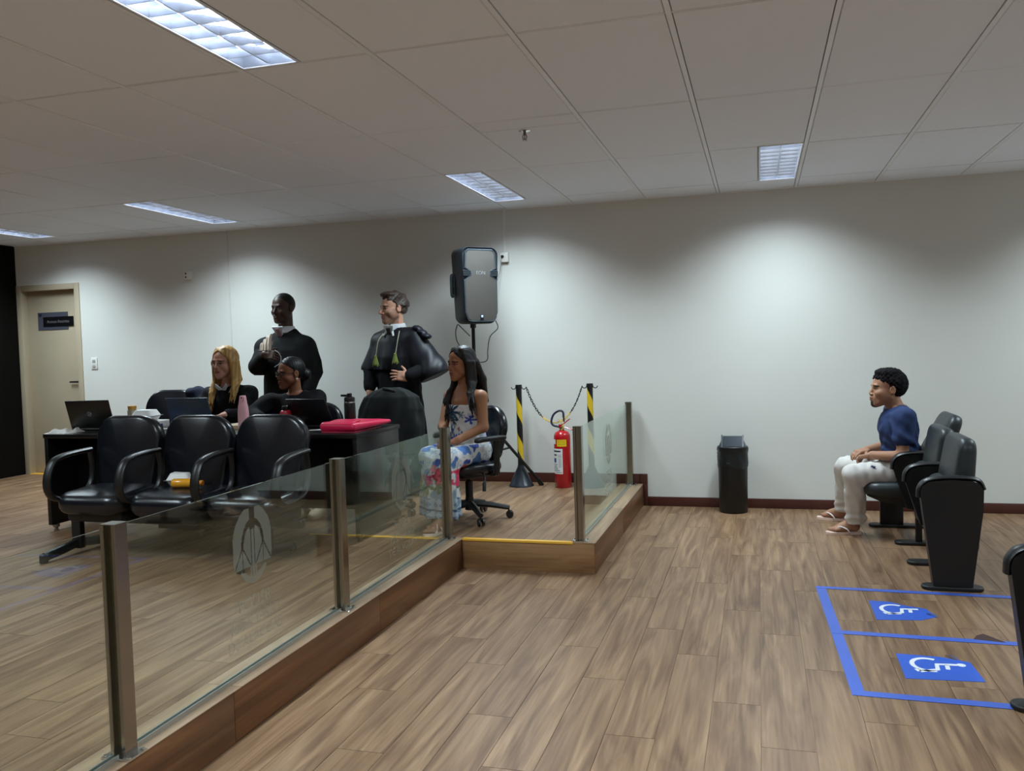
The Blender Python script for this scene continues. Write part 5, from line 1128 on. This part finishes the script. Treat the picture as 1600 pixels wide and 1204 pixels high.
torso(F, hip, nk, bf, .92, .92, .010, lo=-.3, hi=.85); F.clip(lambda P: (P-(nk-V3(0, 0, .108))) @ unit(V3(-.05, -.08, 1)))
F.add(ell(hip, (.150, .145, .092)), .03)
for a, b in ((HL, KL), (HR, KR)): F.add(cone(a+V3(0, 0, .008), b+V3(0, 0, .008), .092, .074), .05)
SKc = V3(-1.195, 5.535, .285)
F.add(loft(SKc, frame(bf), [(0, .0, -.01, .180, .115), (.15, .0, -.005, .176, .112), (.32, 0, 0, .165, .108), (.41, 0, .01, .145, .095), (.46, 0, .02, .10, .06)], sinfold(8, .009, 0, .42, .6)), .035)
F.disp(lambda P: -.0028*np.sin(P[..., 2]*70+P[..., 0]*30)*np.sin(P[..., 0]*60+P[..., 1]*50))
def dress(P):
    u = (P-V3(-1.10, 5.85, 0)) @ lf; us = (P-SKc) @ lf; z = P[:, 2]; n = len(P); C = const((220, 220, 222))(P)
    ft = ((P-SKc) @ bf) > -.17
    nz = 1.3*wob(P+.012*np.sin(P[:, ::-1]*60), 21, .7)+.5*wob(P, 55, 2.2)
    def star(cu, cz, r, k, c, uu=u):
        th = np.arctan2(z-cz, uu-cu); rr = np.hypot(z-cz, uu-cu); m = rr < r*((.25+.75*np.abs(np.cos(th*k/2+.4))**1.5) if k > 0 else (.82+.18*np.cos(th*-k+rr*60))); C[m & (ft if uu is us else True)] = lin(c); return m
    up_ = z > .76
    m = up_ & (nz > .62); C[m] = lin((176, 186, 204))
    star(-.035, .985, .085, 9, (34, 64, 86)); star(-.03, .93, .05, 7, (44, 84, 104)); star(.055, .965, .03, 6, (96, 120, 140)); star(.10, .93, .035, 5, (46, 70, 170)); star(-.08, .86, .04, 5, (52, 96, 176)); star(.02, .86, .018, 4, (150, 60, 44)); star(.05, .80, .05, 7, (62, 104, 150)); star(-.03, .79, .045, 6, (60, 92, 190))
    C[up_ & (np.abs(u+.055-.03*np.sin(z*30)) < .006) & (z < .97) & (z > .83)] = lin((44, 54, 66))
    lap = (z <= .76) & ((z > .60) | (((P-SKc) @ bf) < -.10))
    C[lap & (nz > .35)] = lin((86, 128, 196)); C[lap & (nz < -.45)] = lin((52, 84, 178)); C[lap & (np.abs(nz) < .05)] = lin((170, 190, 210))
    mid = (z <= .64) & (z > .42) & ft
    C[mid & (nz > .5)] = lin((122, 160, 190)); C[mid & (nz < -.3)] = lin((150, 176, 190))
    for cu, cz, r, c in ((.02, .50, .055, (74, 122, 66)), (.115, .505, .05, (60, 106, 70)), (-.06, .47, .05, (112, 150, 76)), (-.13, .50, .035, (130, 140, 60)), (-.12, .53, .048, (206, 164, 74)), (-.12, .525, .02, (170, 90, 40)), (.02, .545, .045, (214, 78, 124)), (.02, .545, .02, (236, 150, 170)), (.115, .575, .062, (206, 44, 82)), (.118, .58, .036, (230, 84, 110)), (.12, .582, .016, (180, 30, 66)), (.06, .625, .032, (222, 96, 120)), (.155, .53, .03, (216, 70, 110)), (-.04, .56, .03, (210, 130, 140))): star(cu, cz, r, -5 if c[0] > c[1] else 5, c, us)
    lo_ = (z <= .425)
    du = us*17; dz_ = (z-.27)*22; dia = np.abs((du-np.floor(du))-.5)+np.abs((dz_-np.floor(dz_))-.5)
    C[lo_] = lin((168, 190, 208)); C[lo_ & (dia < .42)] = lin((70, 112, 156)); C[lo_ & (dia < .26)] = lin((176, 200, 214)); C[lo_ & (dia < .13)] = lin((44, 66, 112)); C[lo_ & (np.abs(z-.345) < .006)] = lin((60, 88, 128)); C[(z < .305) & (np.sin(us*150) > .1)] = lin((98, 104, 130)); C[(z < .285)] = lin((150, 178, 204))
    return C
obj_sdf('dress', F, root, SATIN, dress)
SDL = mat('beige_sandal', (232, 208, 192), 0.5)
for hl, te in (((-1.130, 5.462), (-1.205, 5.262)), ((-1.165, 5.590), (-1.235, 5.400))):
    sole('sandal', hl, te, PZ+.001, PZ+.016, .086, SDL, root); d = unit(V3(te[0]-hl[0], te[1]-hl[1], 0)); w_ = V3(-d[1], d[0], 0); L = math.hypot(te[0]-hl[0], te[1]-hl[1]); b = V3(hl[0], hl[1], PZ)
    for t0, q0, t1, q1, zt in ((.74, -1, .74, 1, .048), (.70, -1, .40, 1, .068), (.70, 1, .40, -1, .068), (.30, -1, .22, 1, .090)):
        tube_part('strap', [b+d*L*t0+w_*q0*.040+V3(0, 0, .016), b+d*L*(t0*.6+t1*.4)+w_*q0*.018+V3(0, 0, zt), b+d*L*(t0*.4+t1*.6)+w_*q1*.018+V3(0, 0, zt), b+d*L*t1+w_*q1*.040+V3(0, 0, .016)], .0062, SDL, root)

# ---- bearded man in a court robe, standing
ROBE = (15, 16, 20)
root = person('bearded standing man in black court robe and cape, hand on belly, behind the desk', (-2.07, 6.9, PZ))
bf = unit(V3(-.30, -.95, 0)); Hd = Head((-2.085, 6.848, 1.794), (-.66, -.75, -.03), (.0, 0, 1), 1.10)
ctr = V3(-2.07, 6.90, 0); nk = V3(-2.068, 6.880, 1.640); hip = V3(-2.07, 6.90, 1.06)
SL, SRr = V3(-1.875, 6.825, 1.540), V3(-2.260, 6.945, 1.522); EL, WL = V3(-1.735, 6.760, 1.285), V3(-1.872, 6.640, 1.215); ER, WR = V3(-2.345, 6.925, 1.29), V3(-2.310, 6.80, 1.10)
F = Field((-2.45, 6.5, PZ), (-1.62, 7.1, 1.95), .013, [((-2.22, 6.70, 1.63), (-1.96, 6.99, 1.94), .0036), ((-2.02, 6.54, 1.14), (-1.83, 6.70, 1.28), .0042)])
torso(F, hip, nk, bf, 1.0, .85); F.add(cone(nk-V3(0, 0, .04), Hd.w((0, .025, -.04)), .062, .058), .03)
for a in (SL, SRr): F.add(cone(nk-V3(0, 0, .05), a, .055, .055), .04)
limb(F, SL, EL, WL, (.052, .042, .030)); limb(F, SRr, ER, WR, (.052, .042, .030)); hand(F, WR, (.05, -.1, -1), (-1, 0, 0), 1, (.2, .3, .3), 1.0)
for s_ in (-1, 1): limb(F, hip+V3(.09*s_, 0, -.05), V3(-2.07+.10*s_, 6.89, .62), V3(-2.07+.10*s_, 6.92, PZ+.08), (.085, .060, .042)); F.add(ell(V3(-2.07+.10*s_, 6.86, PZ+.04), (.045, .12, .04)), .02)
hand(F, WL, (-.97, -.16, .12), (-.15, -.95, .25), 1, (.10, .22, .2), 1.05, .11, (.55, .80, -.1))
Hd.build(F, 1.0, 1.06, .9)
obj_sdf('body', F, root, SKINM, lambda P: Hd.color(P, (196, 148, 124), (164, 104, 96), (52, 38, 32), beard=((110, 82, 66), .55, None)))
F = Field((-2.24, 6.66, 1.66), (-1.92, 7.02, 1.97), .0050); nz = lambda q: .006*np.sin(q[..., 1]*70+q[..., 0]*95+2*np.sin(q[..., 2]*40))+.004*np.sin(q[..., 0]*150+q[..., 2]*90)
hair_cap(F, Hd, .012, .005, .078, -.06, -.002, -.026, .038, -.085, nz); F.add(Hd.prim(*ell((0, -.035, .112), (.060, .062, .026))), .02); F.disp(lambda P: -.003*wob(P, 160, .3)); obj_sdf('hair', F, root, HAIRM, const((62, 50, 44)))
F = Field((-2.42, 6.55, PZ), (-1.66, 7.15, 1.62), .0095)
F.add(loft(ctr+V3(0, 0, PZ+.01), frame(bf), [(0, 0, 0, .285, .21), (.55, 0, 0, .245, .175), (.88, 0, 0, .215, .15), (1.12, 0, -.01, .215, .14), (1.30, 0, 0, .18, .115), (1.41, 0, .0, .09, .08)], sinfold(9, .014, 0, 1.1, .3)), .02)
F.add(cone(SL, EL, .075, .075), .03); F.add(cone(EL, WL+(EL-WL)*.12, .070, .058), .03); F.add(cone(SRr, ER, .07, .065), .03); F.add(cone(ER, WR+(ER-WR)*.15, .065, .055), .03)
F.disp(lambda P: -.003*wob(P, 45, .9)); obj_sdf('robe', F, root, CLOTH, const(ROBE))
F = Field((-2.47, 6.5, 1.12), (-1.54, 7.15, 1.63), .0078)
F.add(loft(V3(-2.07, 6.895, 1.22), frame(bf), [(0, 0, -.01, .235, .165), (.16, 0, -.01, .245, .165), (.30, 0, 0, .215, .140), (.40, 0, .0, .12, .105), (.445, 0, .0, .085, .082)], sinfold(11, .006, 0, .3, .9)), .02)
F.add(cone(SL+V3(-.01, 0, -.01), V3(-1.70, 6.775, 1.245), .088, .135), .05); F.add(cone(SRr+V3(.01, 0, -.01), V3(-2.345, 6.935, 1.28), .080, .095), .05)
F.disp(lambda P: -.006*np.sin(P[..., 0]*48-P[..., 2]*14+P[..., 1]*20)*np.clip((1.5-P[..., 2])/.2, 0, 1))
F.clip(lambda P: np.where(P[..., 0] > -2.0, np.maximum(1.15, 1.25+.45*(P[..., 0]+1.592)), 1.272)-P[..., 2]); F.add(cone(nk-V3(0, 0, .045), SL, .068, .085), .03); F.add(cone(nk-V3(0, 0, .045), SRr, .068, .08), .03)
ax_ = unit(Hd.w((0, .025, -.04))-nk); neckhole(F, nk+bf*.02, ax_, .075, .0); F.add(cone(nk+bf*.13+V3(0, 0, .02), nk+bf*.20+V3(0, 0, -.09), .05, .02), .01, 's')
obj_sdf('cape', F, root, SATIN, const((19, 21, 30)))
F = Field((-1.92, 6.68, 1.44), (-1.60, 6.92, 1.70), .006)
for k in range(6): u = k/5; c = V3(-1.855, 6.80, 1.625)*(1-u)+V3(-1.745, 6.775, 1.54)*u; F.add(ell(c+V3(0, 0, .006*(k % 2)), (.034, .048, .022)), .012)
obj_sdf('shoulder_ruffle', F, root, SATIN, const((24, 26, 38)))
o = root.location
F = Field((-2.24, 6.70, 1.50), (-1.92, 7.02, 1.70), .006); ca = unit(Hd.w((0, .025, -.04))-nk)
F.add(loft(nk+V3(0, 0, -.035), frame_up(ca, bf), [(0, 0, 0, .094, .088), (.035, 0, 0, .084, .080), (.065, 0, .004, .070, .068)]), .005)
for s_ in (-1, 1): F.add(cone(nk+V3(0, 0, -.005)+bf*.072, nk+bf*.115+V3(.96, -.28, 0)*.055*s_+V3(0, 0, -.075), .014, .010), .012)
obj_sdf('shirt_collar', F, root, CLOTH, const((200, 204, 208)))
q = nk+bf*.098
mb = MB(); Mt = FR(Vector(q)-o+Vector((0, 0, -.02)), (-bf[1], bf[0], 0), (bf[0]*.25, bf[1]*.25, 1)); mb.prism([(-.055, .03), (.055, .03), (.012, -.13), (-.012, -.13)], -.004, .010, Mt); mb.build('shirt_front', mat('white_shirt', (200, 204, 208), .8), root)
mb = MB(); mb.pillow([(-.020, .012), (.020, .012), (.015, -.020), (.028, -.12), (-.028, -.12), (-.015, -.020)][::-1], .022, .008, M=Matrix.Translation(Vector((bf[0], bf[1], 0))*.012) @ Mt); mb.build('tie', mat('black_tie', (20, 20, 26), .6), root)
CORD = mat('pale_cord', (150, 152, 128), .6); TAS = mat('green_tassel', (106, 116, 44), .8, bump=.6, bscale=150)
for pts, tip in (([(-1.985, 6.74, 1.60), (-1.98, 6.69, 1.53), (-1.995, 6.675, 1.43)], (-2.002, 6.672, 1.405)), ([(-2.14, 6.75, 1.585), (-2.165, 6.70, 1.52), (-2.185, 6.695, 1.42)], (-2.19, 6.69, 1.39))):
    tube_part('cord', pts+[tip], .0045, CORD, root)
    mb = MB(); t_ = Vector(tip)-o; mb.lathe([(.004, .012), (.013, .004), (.012, -.008), (.019, -.03), (.027, -.066), (.0, -.066)], 12, t_)
    for k in range(9): a = k*.7; mb.tube([t_+Vector((.012*math.cos(a), .012*math.sin(a), -.02)), t_+Vector((.027*math.cos(a), .027*math.sin(a), -.072-.006*(k % 3)))], .0045, 5)
    mb.build('tassel', TAS, root)

# ---- dark-suited man in a robe, standing behind the seated women
root = person('standing man in wide black cape with white lace at chest, behind the two seated women', (-3.15, 6.88, PZ))
bf = unit(V3(-.10, -1, 0)); Hd = Head((-3.150, 6.845, 1.838), (-.18, -.98, -.04), (0, 0, 1), 1.10); nk = V3(-3.148, 6.880, 1.655); hip = V3(-3.15, 6.90, 1.08)
SL, SRr = V3(-2.955, 6.865, 1.495), V3(-3.365, 6.88, 1.49); EL, WL = V3(-2.87, 6.86, 1.27), V3(-2.88, 6.74, 1.08); ER, WR = V3(-3.37, 6.74, 1.33), V3(-3.195, 6.60, 1.44)
F = Field((-3.48, 6.5, PZ), (-2.76, 7.1, 1.98), .013, [((-3.27, 6.70, 1.68), (-3.03, 6.98, 1.98), .004), ((-3.22, 6.5, 1.38), (-3.05, 6.66, 1.50), .0045)])
torso(F, hip, nk, bf, 1.05, .80); F.add(cone(nk-V3(0, 0, .04), Hd.w((0, .025, -.04)), .066, .064), .02)
for a in (SL, SRr): F.add(cone(nk-V3(0, -.03, .07), a, .045, .050), .02)
limb(F, SL, EL, WL, (.055, .044, .03)); limb(F, SRr, ER, WR, (.055, .044, .03)); hand(F, WL, (0, -.2, -1), (1, 0, 0), -1, (.2, .3, .3)); hand(F, WR, (.95, -.05, -.15), (.1, -.95, .35), -1, (.5, .6, .5), 1.05)
for s_ in (-1, 1): limb(F, hip+V3(.09*s_, 0, -.05), V3(-3.15+.10*s_, 6.88, .62), V3(-3.15+.10*s_, 6.90, PZ+.08), (.09, .062, .044)); F.add(ell(V3(-3.15+.10*s_, 6.85, PZ+.04), (.045, .12, .04)), .02)
Hd.build(F, 1.02, 1.0, 1.15); obj_sdf('body', F, root, SKINM, lambda P: Hd.color(P, (70, 50, 40), (74, 44, 40), (20, 16, 14)))
F = Field((-3.32, 6.68, 1.72), (-2.98, 7.04, 2.02), .006); hair_cap(F, Hd, .005, .003, .066, .05, -.002, -.01, .036, -.06); obj_sdf('hair', F, root, HAIRM, const((26, 27, 22)))
F = Field((-3.52, 6.5, PZ), (-2.76, 7.2, 1.66), .0115)
F.add(loft(V3(-3.15, 6.90, PZ+.01), frame(bf), [(0, 0, 0, .30, .22), (.6, 0, 0, .26, .18), (1.0, 0, 0, .245, .165), (1.3, 0, 0, .21, .13), (1.42, 0, 0, .10, .08)], sinfold(9, .012, 0, 1.1, 1.3)), .02)
F.add(cone(ER, WR+(ER-WR)*.3, .07, .055), .03); F.add(cone(SRr, ER, .08, .07), .03); F.add(cone(SL, EL, .08, .07), .03); F.add(cone(EL, WL+(EL-WL)*.15, .07, .06), .03); obj_sdf('robe', F, root, CLOTH, const((13, 14, 15)))
F = Field((-3.56, 6.55, 1.22), (-2.72, 7.2, 1.70), .0085)
F.add(loft(V3(-3.14, 6.89, 1.25), frame(bf), [(0, 0, 0, .325, .175), (.12, 0, 0, .325, .178), (.22, 0, 0, .28, .160), (.30, 0, 0, .20, .130), (.36, 0, 0, .125, .098), (.41, 0, .005, .078, .074)], sinfold(10, .008, 0, .3, .2)), .01)
F.add(cone(nk-V3(0, 0, .05), SL, .060, .085), .04); F.add(cone(nk-V3(0, 0, .05), SRr, .060, .085), .04); F.add(cone(SL, V3(-2.930, 6.865, 1.25), .090, .115), .05); F.add(cone(SRr, V3(-3.35, 6.865, 1.25), .090, .11), .05)
F.clip(lambda P: 1.25-P[..., 2]); ax_ = unit(Hd.w((0, .025, -.04))-nk); neckhole(F, nk+bf*.02, ax_, .078, .0); F.add(cone(nk+bf*.12+V3(0, 0, .02), nk+bf*.18+V3(0, 0, -.04), .04, .012), .01, 's')
obj_sdf('cape', F, root, CLOTH, const((15, 17, 17)))
F = Field((-3.24, 6.72, 1.56), (-3.02, 6.99, 1.73), .006); ca = unit(Hd.w((0, .025, -.04))-nk)
F.add(loft(nk+V3(0, 0, -.03), frame_up(ca, bf), [(0, 0, 0, .098, .09), (.06, 0, .004, .076, .072)]), .005); obj_sdf('shirt_collar', F, root, CLOTH, const((206, 206, 212)))
o = root.location; q = Vector(nk+bf*.105)-o
mb = MB(); Mt = FR(q, (-bf[1], bf[0], 0), (bf[0]*.55, bf[1]*.55, 1)); mb.prism([(-.055, .03), (.055, .03), (.014, -.10), (-.014, -.10)], 0, .014, Mt); mb.build('shirt_front', mat('white_shirt', (200, 204, 208)), root)
mb = MB(); mb.prism([(-.016, .015), (.016, .015), (.030, -.13), (.0, -.155), (-.030, -.13)], .012, .024, Mt); mb.build('tie', mat('rose_tie', (150, 112, 120), .6), root)
F = Field((-3.29, 6.5, 1.42), (-3.08, 6.72, 1.64), .005)
F.add(loft(V3(-3.185, 6.605, 1.465), frame(bf), [(0, -.010, -.0, .060, .022), (.06, -.004, .01, .052, .020), (.12, .016, .03, .028, .016), (.15, .024, .045, .010, .010)], lambda th, z, q: .006*np.sin(q[..., 0]*210+z*18)), .004)
obj_sdf('lace_jabot', F, root, CLOTH, const((206, 190, 176)))
tube_part('white_loop', [(-3.085, 6.575, 1.47), (-3.045, 6.575, 1.445), (-3.025, 6.575, 1.40), (-3.04, 6.575, 1.355), (-3.09, 6.575, 1.325)], .004, mat('white_cord', (170, 170, 166), .5), root)

# ---- blonde woman behind the desk
def seated_robe(root, hip, nk, bf, S_, E_, W_, knees, ankles, wd, col, extra=None):
    F = Field((hip[0]-.42, hip[1]-.75, .45), (hip[0]+.42, hip[1]+.22, nk[2]+.04), .0095)
    torso(F, hip, nk, bf, wd*1.04, 1.05, .018); F.add(ell(hip, (.20, .16, .10)), .03)
    for i in (0, 1):
        F.add(cone(nk-V3(0, 0, .055), S_[i], .062, .068), .04); F.add(cone(S_[i], E_[i], .074, .070), .03); F.add(cone(E_[i], W_[i]+(E_[i]-W_[i])*.18, .066, .050), .03); F.add(cone(hip+V3((.09 if i else -.09), 0, 0), knees[i], .10, .082), .04)
    F.disp(lambda P: -.004*wob(P, 42, .8)-.003*np.sin(P[..., 2]*50+P[..., 0]*44)); ax_ = unit(nk-hip); neckhole(F, nk, ax_, .066, .02); F.add(cone(nk+bf*.10+V3(0, 0, .03), nk+bf*.15+V3(0, 0, -.09), .045, .01), .01, 's')
    obj_sdf('robe', F, root, CLOTH, const(col))
root = person('seated woman with long straight blonde hair, black robe and white collar behind the desk', (-3.26, 6.22, PZ))
bf = unit(V3(-.02, -1, 0)); Hd = Head((-3.250, 6.085, 1.374), (-.10, -.99, -.05), (0, 0, 1), 1.06); hip, nk = V3(-3.26, 6.22, .715), V3(-3.255, 6.135, 1.190)
S_ = (V3(-3.425, 6.12, 1.105), V3(-3.075, 6.145, 1.115)); E_ = (V3(-3.47, 5.99, .955), V3(-3.005, 6.00, .955)); W_ = (V3(-3.36, 5.80, .955), V3(-3.085, 5.83, .972)); Kn = (V3(-3.32, 5.78, .68), V3(-3.10, 5.76, .68)); An = (V3(-3.12, 5.62, PZ+.09), V3(-2.93, 5.58, PZ+.09))
F = Field((-3.52, 5.40, PZ), (-2.86, 6.36, 1.53), .012, [((-3.36, 5.95, 1.22), (-3.14, 6.21, 1.52), .0036), ((-3.16, 5.68, .92), (-3.03, 5.86, 1.0), .0042)])
torso(F, hip, nk, bf, .92, .92); F.add(cone(nk-V3(0, 0, .03), Hd.w((0, .025, -.04)), .052, .048), .03)
for i in (0, 1):
    F.add(cone(nk-V3(0, 0, .05), S_[i], .048, .048), .035); limb(F, S_[i], E_[i], W_[i], (.046, .038, .027)); limb(F, hip+V3((.08 if i else -.08), 0, 0), Kn[i], An[i], (.08, .055, .04)); F.add(ell(An[i]+V3(.015, -.06, -.055), (.036, .10, .032)), .02)
hand(F, W_[1], (-.55, -.80, -.12), (-.1, .1, 1), 1, (.3, .4, .35), .95); hand(F, W_[0], (.5, -.85, -.12), (0, 0, 1), -1, (.3, .4, .35), .95)
Hd.build(F, .95, .95, 1.0); obj_sdf('body', F, root, SKINM, lambda P: Hd.color(P, (192, 142, 122), (150, 74, 72), (58, 40, 34)))
seated_robe(root, hip, nk, bf, S_, E_, W_, Kn, An, .95, (15, 16, 19))
F = Field((-3.46, 5.86, .95), (-3.04, 6.30, 1.55), .0056); hair_cap(F, Hd, .013, .012, .104, -.75, -.022, -.06, .02, -.10); F.add(Hd.prim(*ell((0, .05, -.05), (.082, .066, .13))), .02); r_ = random.Random(9)
for s_, tip, n_ in ((1, V3(-3.145, 6.00, 1.06), 13), (-1, V3(-3.335, 5.985, .985), 11)):
    for k in range(n_):
        u = k/(n_-1); a = Hd.w((s_*.035, -.035+.05*u, .11-.01*u)); b = Hd.w((s_*(.085+.006*u), -.030+.070*u, .01)); c_ = Hd.w((s_*.090, -.025+.085*u, -.13)); e = tip+V3(r_.uniform(-.03, .035), r_.uniform(-.015, .045), r_.uniform(-.02, .12))
        chain(F, [a, b, c_, (c_+e)/2+V3(.006*s_, -.012, 0), e], [.013, .014, .014, .012, .004], .010)
F.disp(lambda P: -.0016*np.sin(P[..., 0]*300+np.sin(P[..., 2]*12)*2)*np.sin(P[..., 1]*260+P[..., 2]*7)); obj_sdf('hair', F, root, HAIRM, lambda P: np.array(lin((176, 138, 82)))*(1+.20*np.sin(P[:, 0:1]*170+P[:, 1:2]*130+3*np.sin(P[:, 2:3]*7))+.12*np.sin(P[:, 0:1]*410+2*np.sin(P[:, 2:3]*13))))
o = root.location
for s_ in (-1, 1): mb = MB(); mb.prism([(0, 0), (s_*.050, .045), (s_*.058, .020), (s_*.010, -.045)][::s_], 0, .008, FR(Vector(nk+bf*.088)-o+Vector((0, 0, -.02)), (1, 0, 0), (0, -.45, 1))); mb.build('collar_point', mat('white_shirt', (200, 204, 208)), root)
F = Field((-3.45, 5.5, PZ+.1), (-2.85, 5.9, .72), .012)
for i in (0, 1): F.add(cone(Kn[i], An[i]+V3(0, 0, .01), .066, .055), .02)
F.clip(lambda P: PZ+.105-P[..., 2]); obj_sdf('trousers', F, root, CLOTH, const((98, 100, 98)))
F = Field((-3.2, 5.38, PZ), (-2.82, 5.72, PZ+.14), .008)
for i in (0, 1): F.add(ell(An[i]+V3(.015, -.06, -.05), (.046, .125, .045)), .02); F.add(cone(An[i]+V3(0, 0, -.02), An[i]+V3(0, 0, .015), .046, .044), .02)
F.clip(lambda P: PZ+.002-P[..., 2]); obj_sdf('shoes', F, root, CLOTH, lambda P: np.where((P[:, 2:3] < PZ+.03) | (np.abs(np.sin(P[:, 1:2]*90)) > .85), np.array(lin((200, 198, 190))), np.array(lin((60, 56, 54)))))
glasses(Hd, root, mat('thin_metal_glasses', (120, 110, 104), .3, .8), .0016)

# ---- woman with black glasses behind the desk
root = person('seated woman with black glasses, dark hair in a bun and white earring behind the desk', (-2.6, 6.22, PZ))
bf = unit(V3(-.25, -.97, 0)); Hd = Head((-2.655, 6.088, 1.278), (-.56, -.82, -.07), (.03, 0, 1), 1.03); hip, nk = V3(-2.59, 6.22, .695), V3(-2.640, 6.13, 1.118)
S_ = (V3(-2.850, 6.07, 1.045), V3(-2.465, 6.16, 1.068)); E_ = (V3(-2.925, 5.93, .955), V3(-2.41, 5.98, .955)); W_ = (V3(-2.745, 5.80, .945), V3(-2.50, 5.80, .945)); Kn = (V3(-2.62, 5.80, .66), V3(-2.40, 5.80, .66)); An = (V3(-2.42, 5.82, PZ+.09), V3(-2.28, 5.78, PZ+.09))
F = Field((-2.98, 5.50, PZ), (-2.22, 6.36, 1.43), .012, [((-2.78, 5.97, 1.14), (-2.54, 6.2, 1.41), .0036), ((-2.76, 5.66, .92), (-2.60, 5.84, 1.0), .0045)])
torso(F, hip, nk, bf, .98, .96); F.add(cone(nk-V3(0, 0, .03), Hd.w((0, .025, -.04)), .052, .048), .03)
for i in (0, 1):
    F.add(cone(nk-V3(0, 0, .05), S_[i], .05, .05), .035); limb(F, S_[i], E_[i], W_[i], (.048, .040, .028)); limb(F, hip+V3((.08 if i else -.08), 0, 0), Kn[i], An[i], (.08, .055, .038)); F.add(ell(An[i]+V3(.02, -.06, -.055), (.034, .10, .032)), .02)
hand(F, W_[0], (.75, -.62, -.12), (0, 0, 1), -1, (.3, .4, .35), .95); hand(F, W_[1], (-.5, -.85, -.12), (0, 0, 1), 1, (.3, .4, .35), .95)
Hd.build(F, .97, .95, 1.25); obj_sdf('body', F, root, SKINM, lambda P: Hd.color(P, (136, 86, 64), (126, 62, 60), (26, 18, 16)))
seated_robe(root, hip, nk, bf, S_, E_, W_, Kn, An, 1.0, (15, 16, 19))
F = Field((-2.8, 5.95, 1.12), (-2.44, 6.3, 1.44), .0055); hair_cap(F, Hd, .007, .005, .092, -.32, -.002, -.006, .036, -.080); F.add(Hd.prim(*ell((0, .125, -.020), (.050, .046, .048))), .014); F.disp(lambda P: -.0016*np.sin(P[..., 0]*260+P[..., 1]*240+P[..., 2]*60)); obj_sdf('hair', F, root, HAIRM, const((20, 19, 22)))
glasses(Hd, root, mat('black_glasses', (18, 16, 18), .25), .0032, True)
o = root.location
mb = MB(); mb.lathe([(0, -.009), (.007, -.006), (.009, 0), (.007, .006), (0, .009)], 10, Vector(Hd.w((.083, .012, -.040)))-o); mb.build('earring', mat('pearl_earring', (232, 226, 214), .2), root)
F = Field((-2.6, 5.6, PZ), (-2.2, 5.92, PZ+.14), .009)
for i in (0, 1): F.add(ell(An[i]+V3(.02, -.06, -.05), (.042, .12, .042)), .02); F.add(cone(An[i]+V3(0, 0, -.02), An[i]+V3(0, 0, .0), .042, .04), .02)
F.clip(lambda P: PZ+.002-P[..., 2]); obj_sdf('shoes', F, root, CLOTH, const((206, 184, 158)))
F = Field((-2.75, 5.68, PZ+.08), (-2.2, 5.95, .70), .012)
for i in (0, 1): F.add(cone(Kn[i], An[i]+V3(0, 0, .01), .064, .05), .02)
F.clip(lambda P: PZ+.10-P[..., 2]); obj_sdf('trousers', F, root, CLOTH, const((44, 46, 48)))

# ---- jackets hung over chair backs
t = thing('jacket', 'dark grey jacket draped over the chair back beside the pink folder', 'jacket', (-1.86, 6.2, .9))
F = Field((-2.24, 5.98, .62), (-1.46, 6.44, 1.2), .0085)
cb = V3(-1.855, 6.20, .62)
F.add(loft(cb, frame(V3(.08, -1, 0)), [(0, 0, 0, .275, .085), (.2, 0, .02, .275, .09), (.36, 0, .04, .265, .085), (.45, 0, .05, .225, .075), (.50, 0, .055, .15, .055), (.525, 0, .055, .07, .03)], lambda th, z, q: .0025*np.sin(9*th+z*6)+.0015*np.sin(17*th-z*20)), .02)
F.disp(lambda P: -.0022*wob(P, 40, .5)-.003*np.sin(P[..., 0]*30+P[..., 2]*9)*np.clip((1.05-P[..., 2])/.2, 0, 1)); F.add(cone(V3(-1.87, 6.135, 1.14), V3(-1.79, 6.15, 1.12), .016, .014), .02)
obj_sdf('jacket_body', F, t, CLOTH, const((37, 40, 40)))
t = thing('jacket', 'dark navy jacket heaped over the chair back beside the blonde woman', 'jacket', (-3.55, 6.25, 1.05))
F = Field((-3.82, 6.02, .8), (-3.32, 6.46, 1.22), .009); F.add(ell(V3(-3.60, 6.24, 1.06), (.15, .10, .11)), .03); F.add(ell(V3(-3.64, 6.22, 1.13), (.08, .08, .05)), .04); F.add(ell(V3(-3.52, 6.24, .97), (.16, .09, .13)), .05); F.disp(lambda P: -.008*wob(P, 40, .2)-.004*np.sin(P[..., 0]*70+P[..., 2]*40)); obj_sdf('jacket_body', F, t, CLOTH, const((24, 27, 46)))
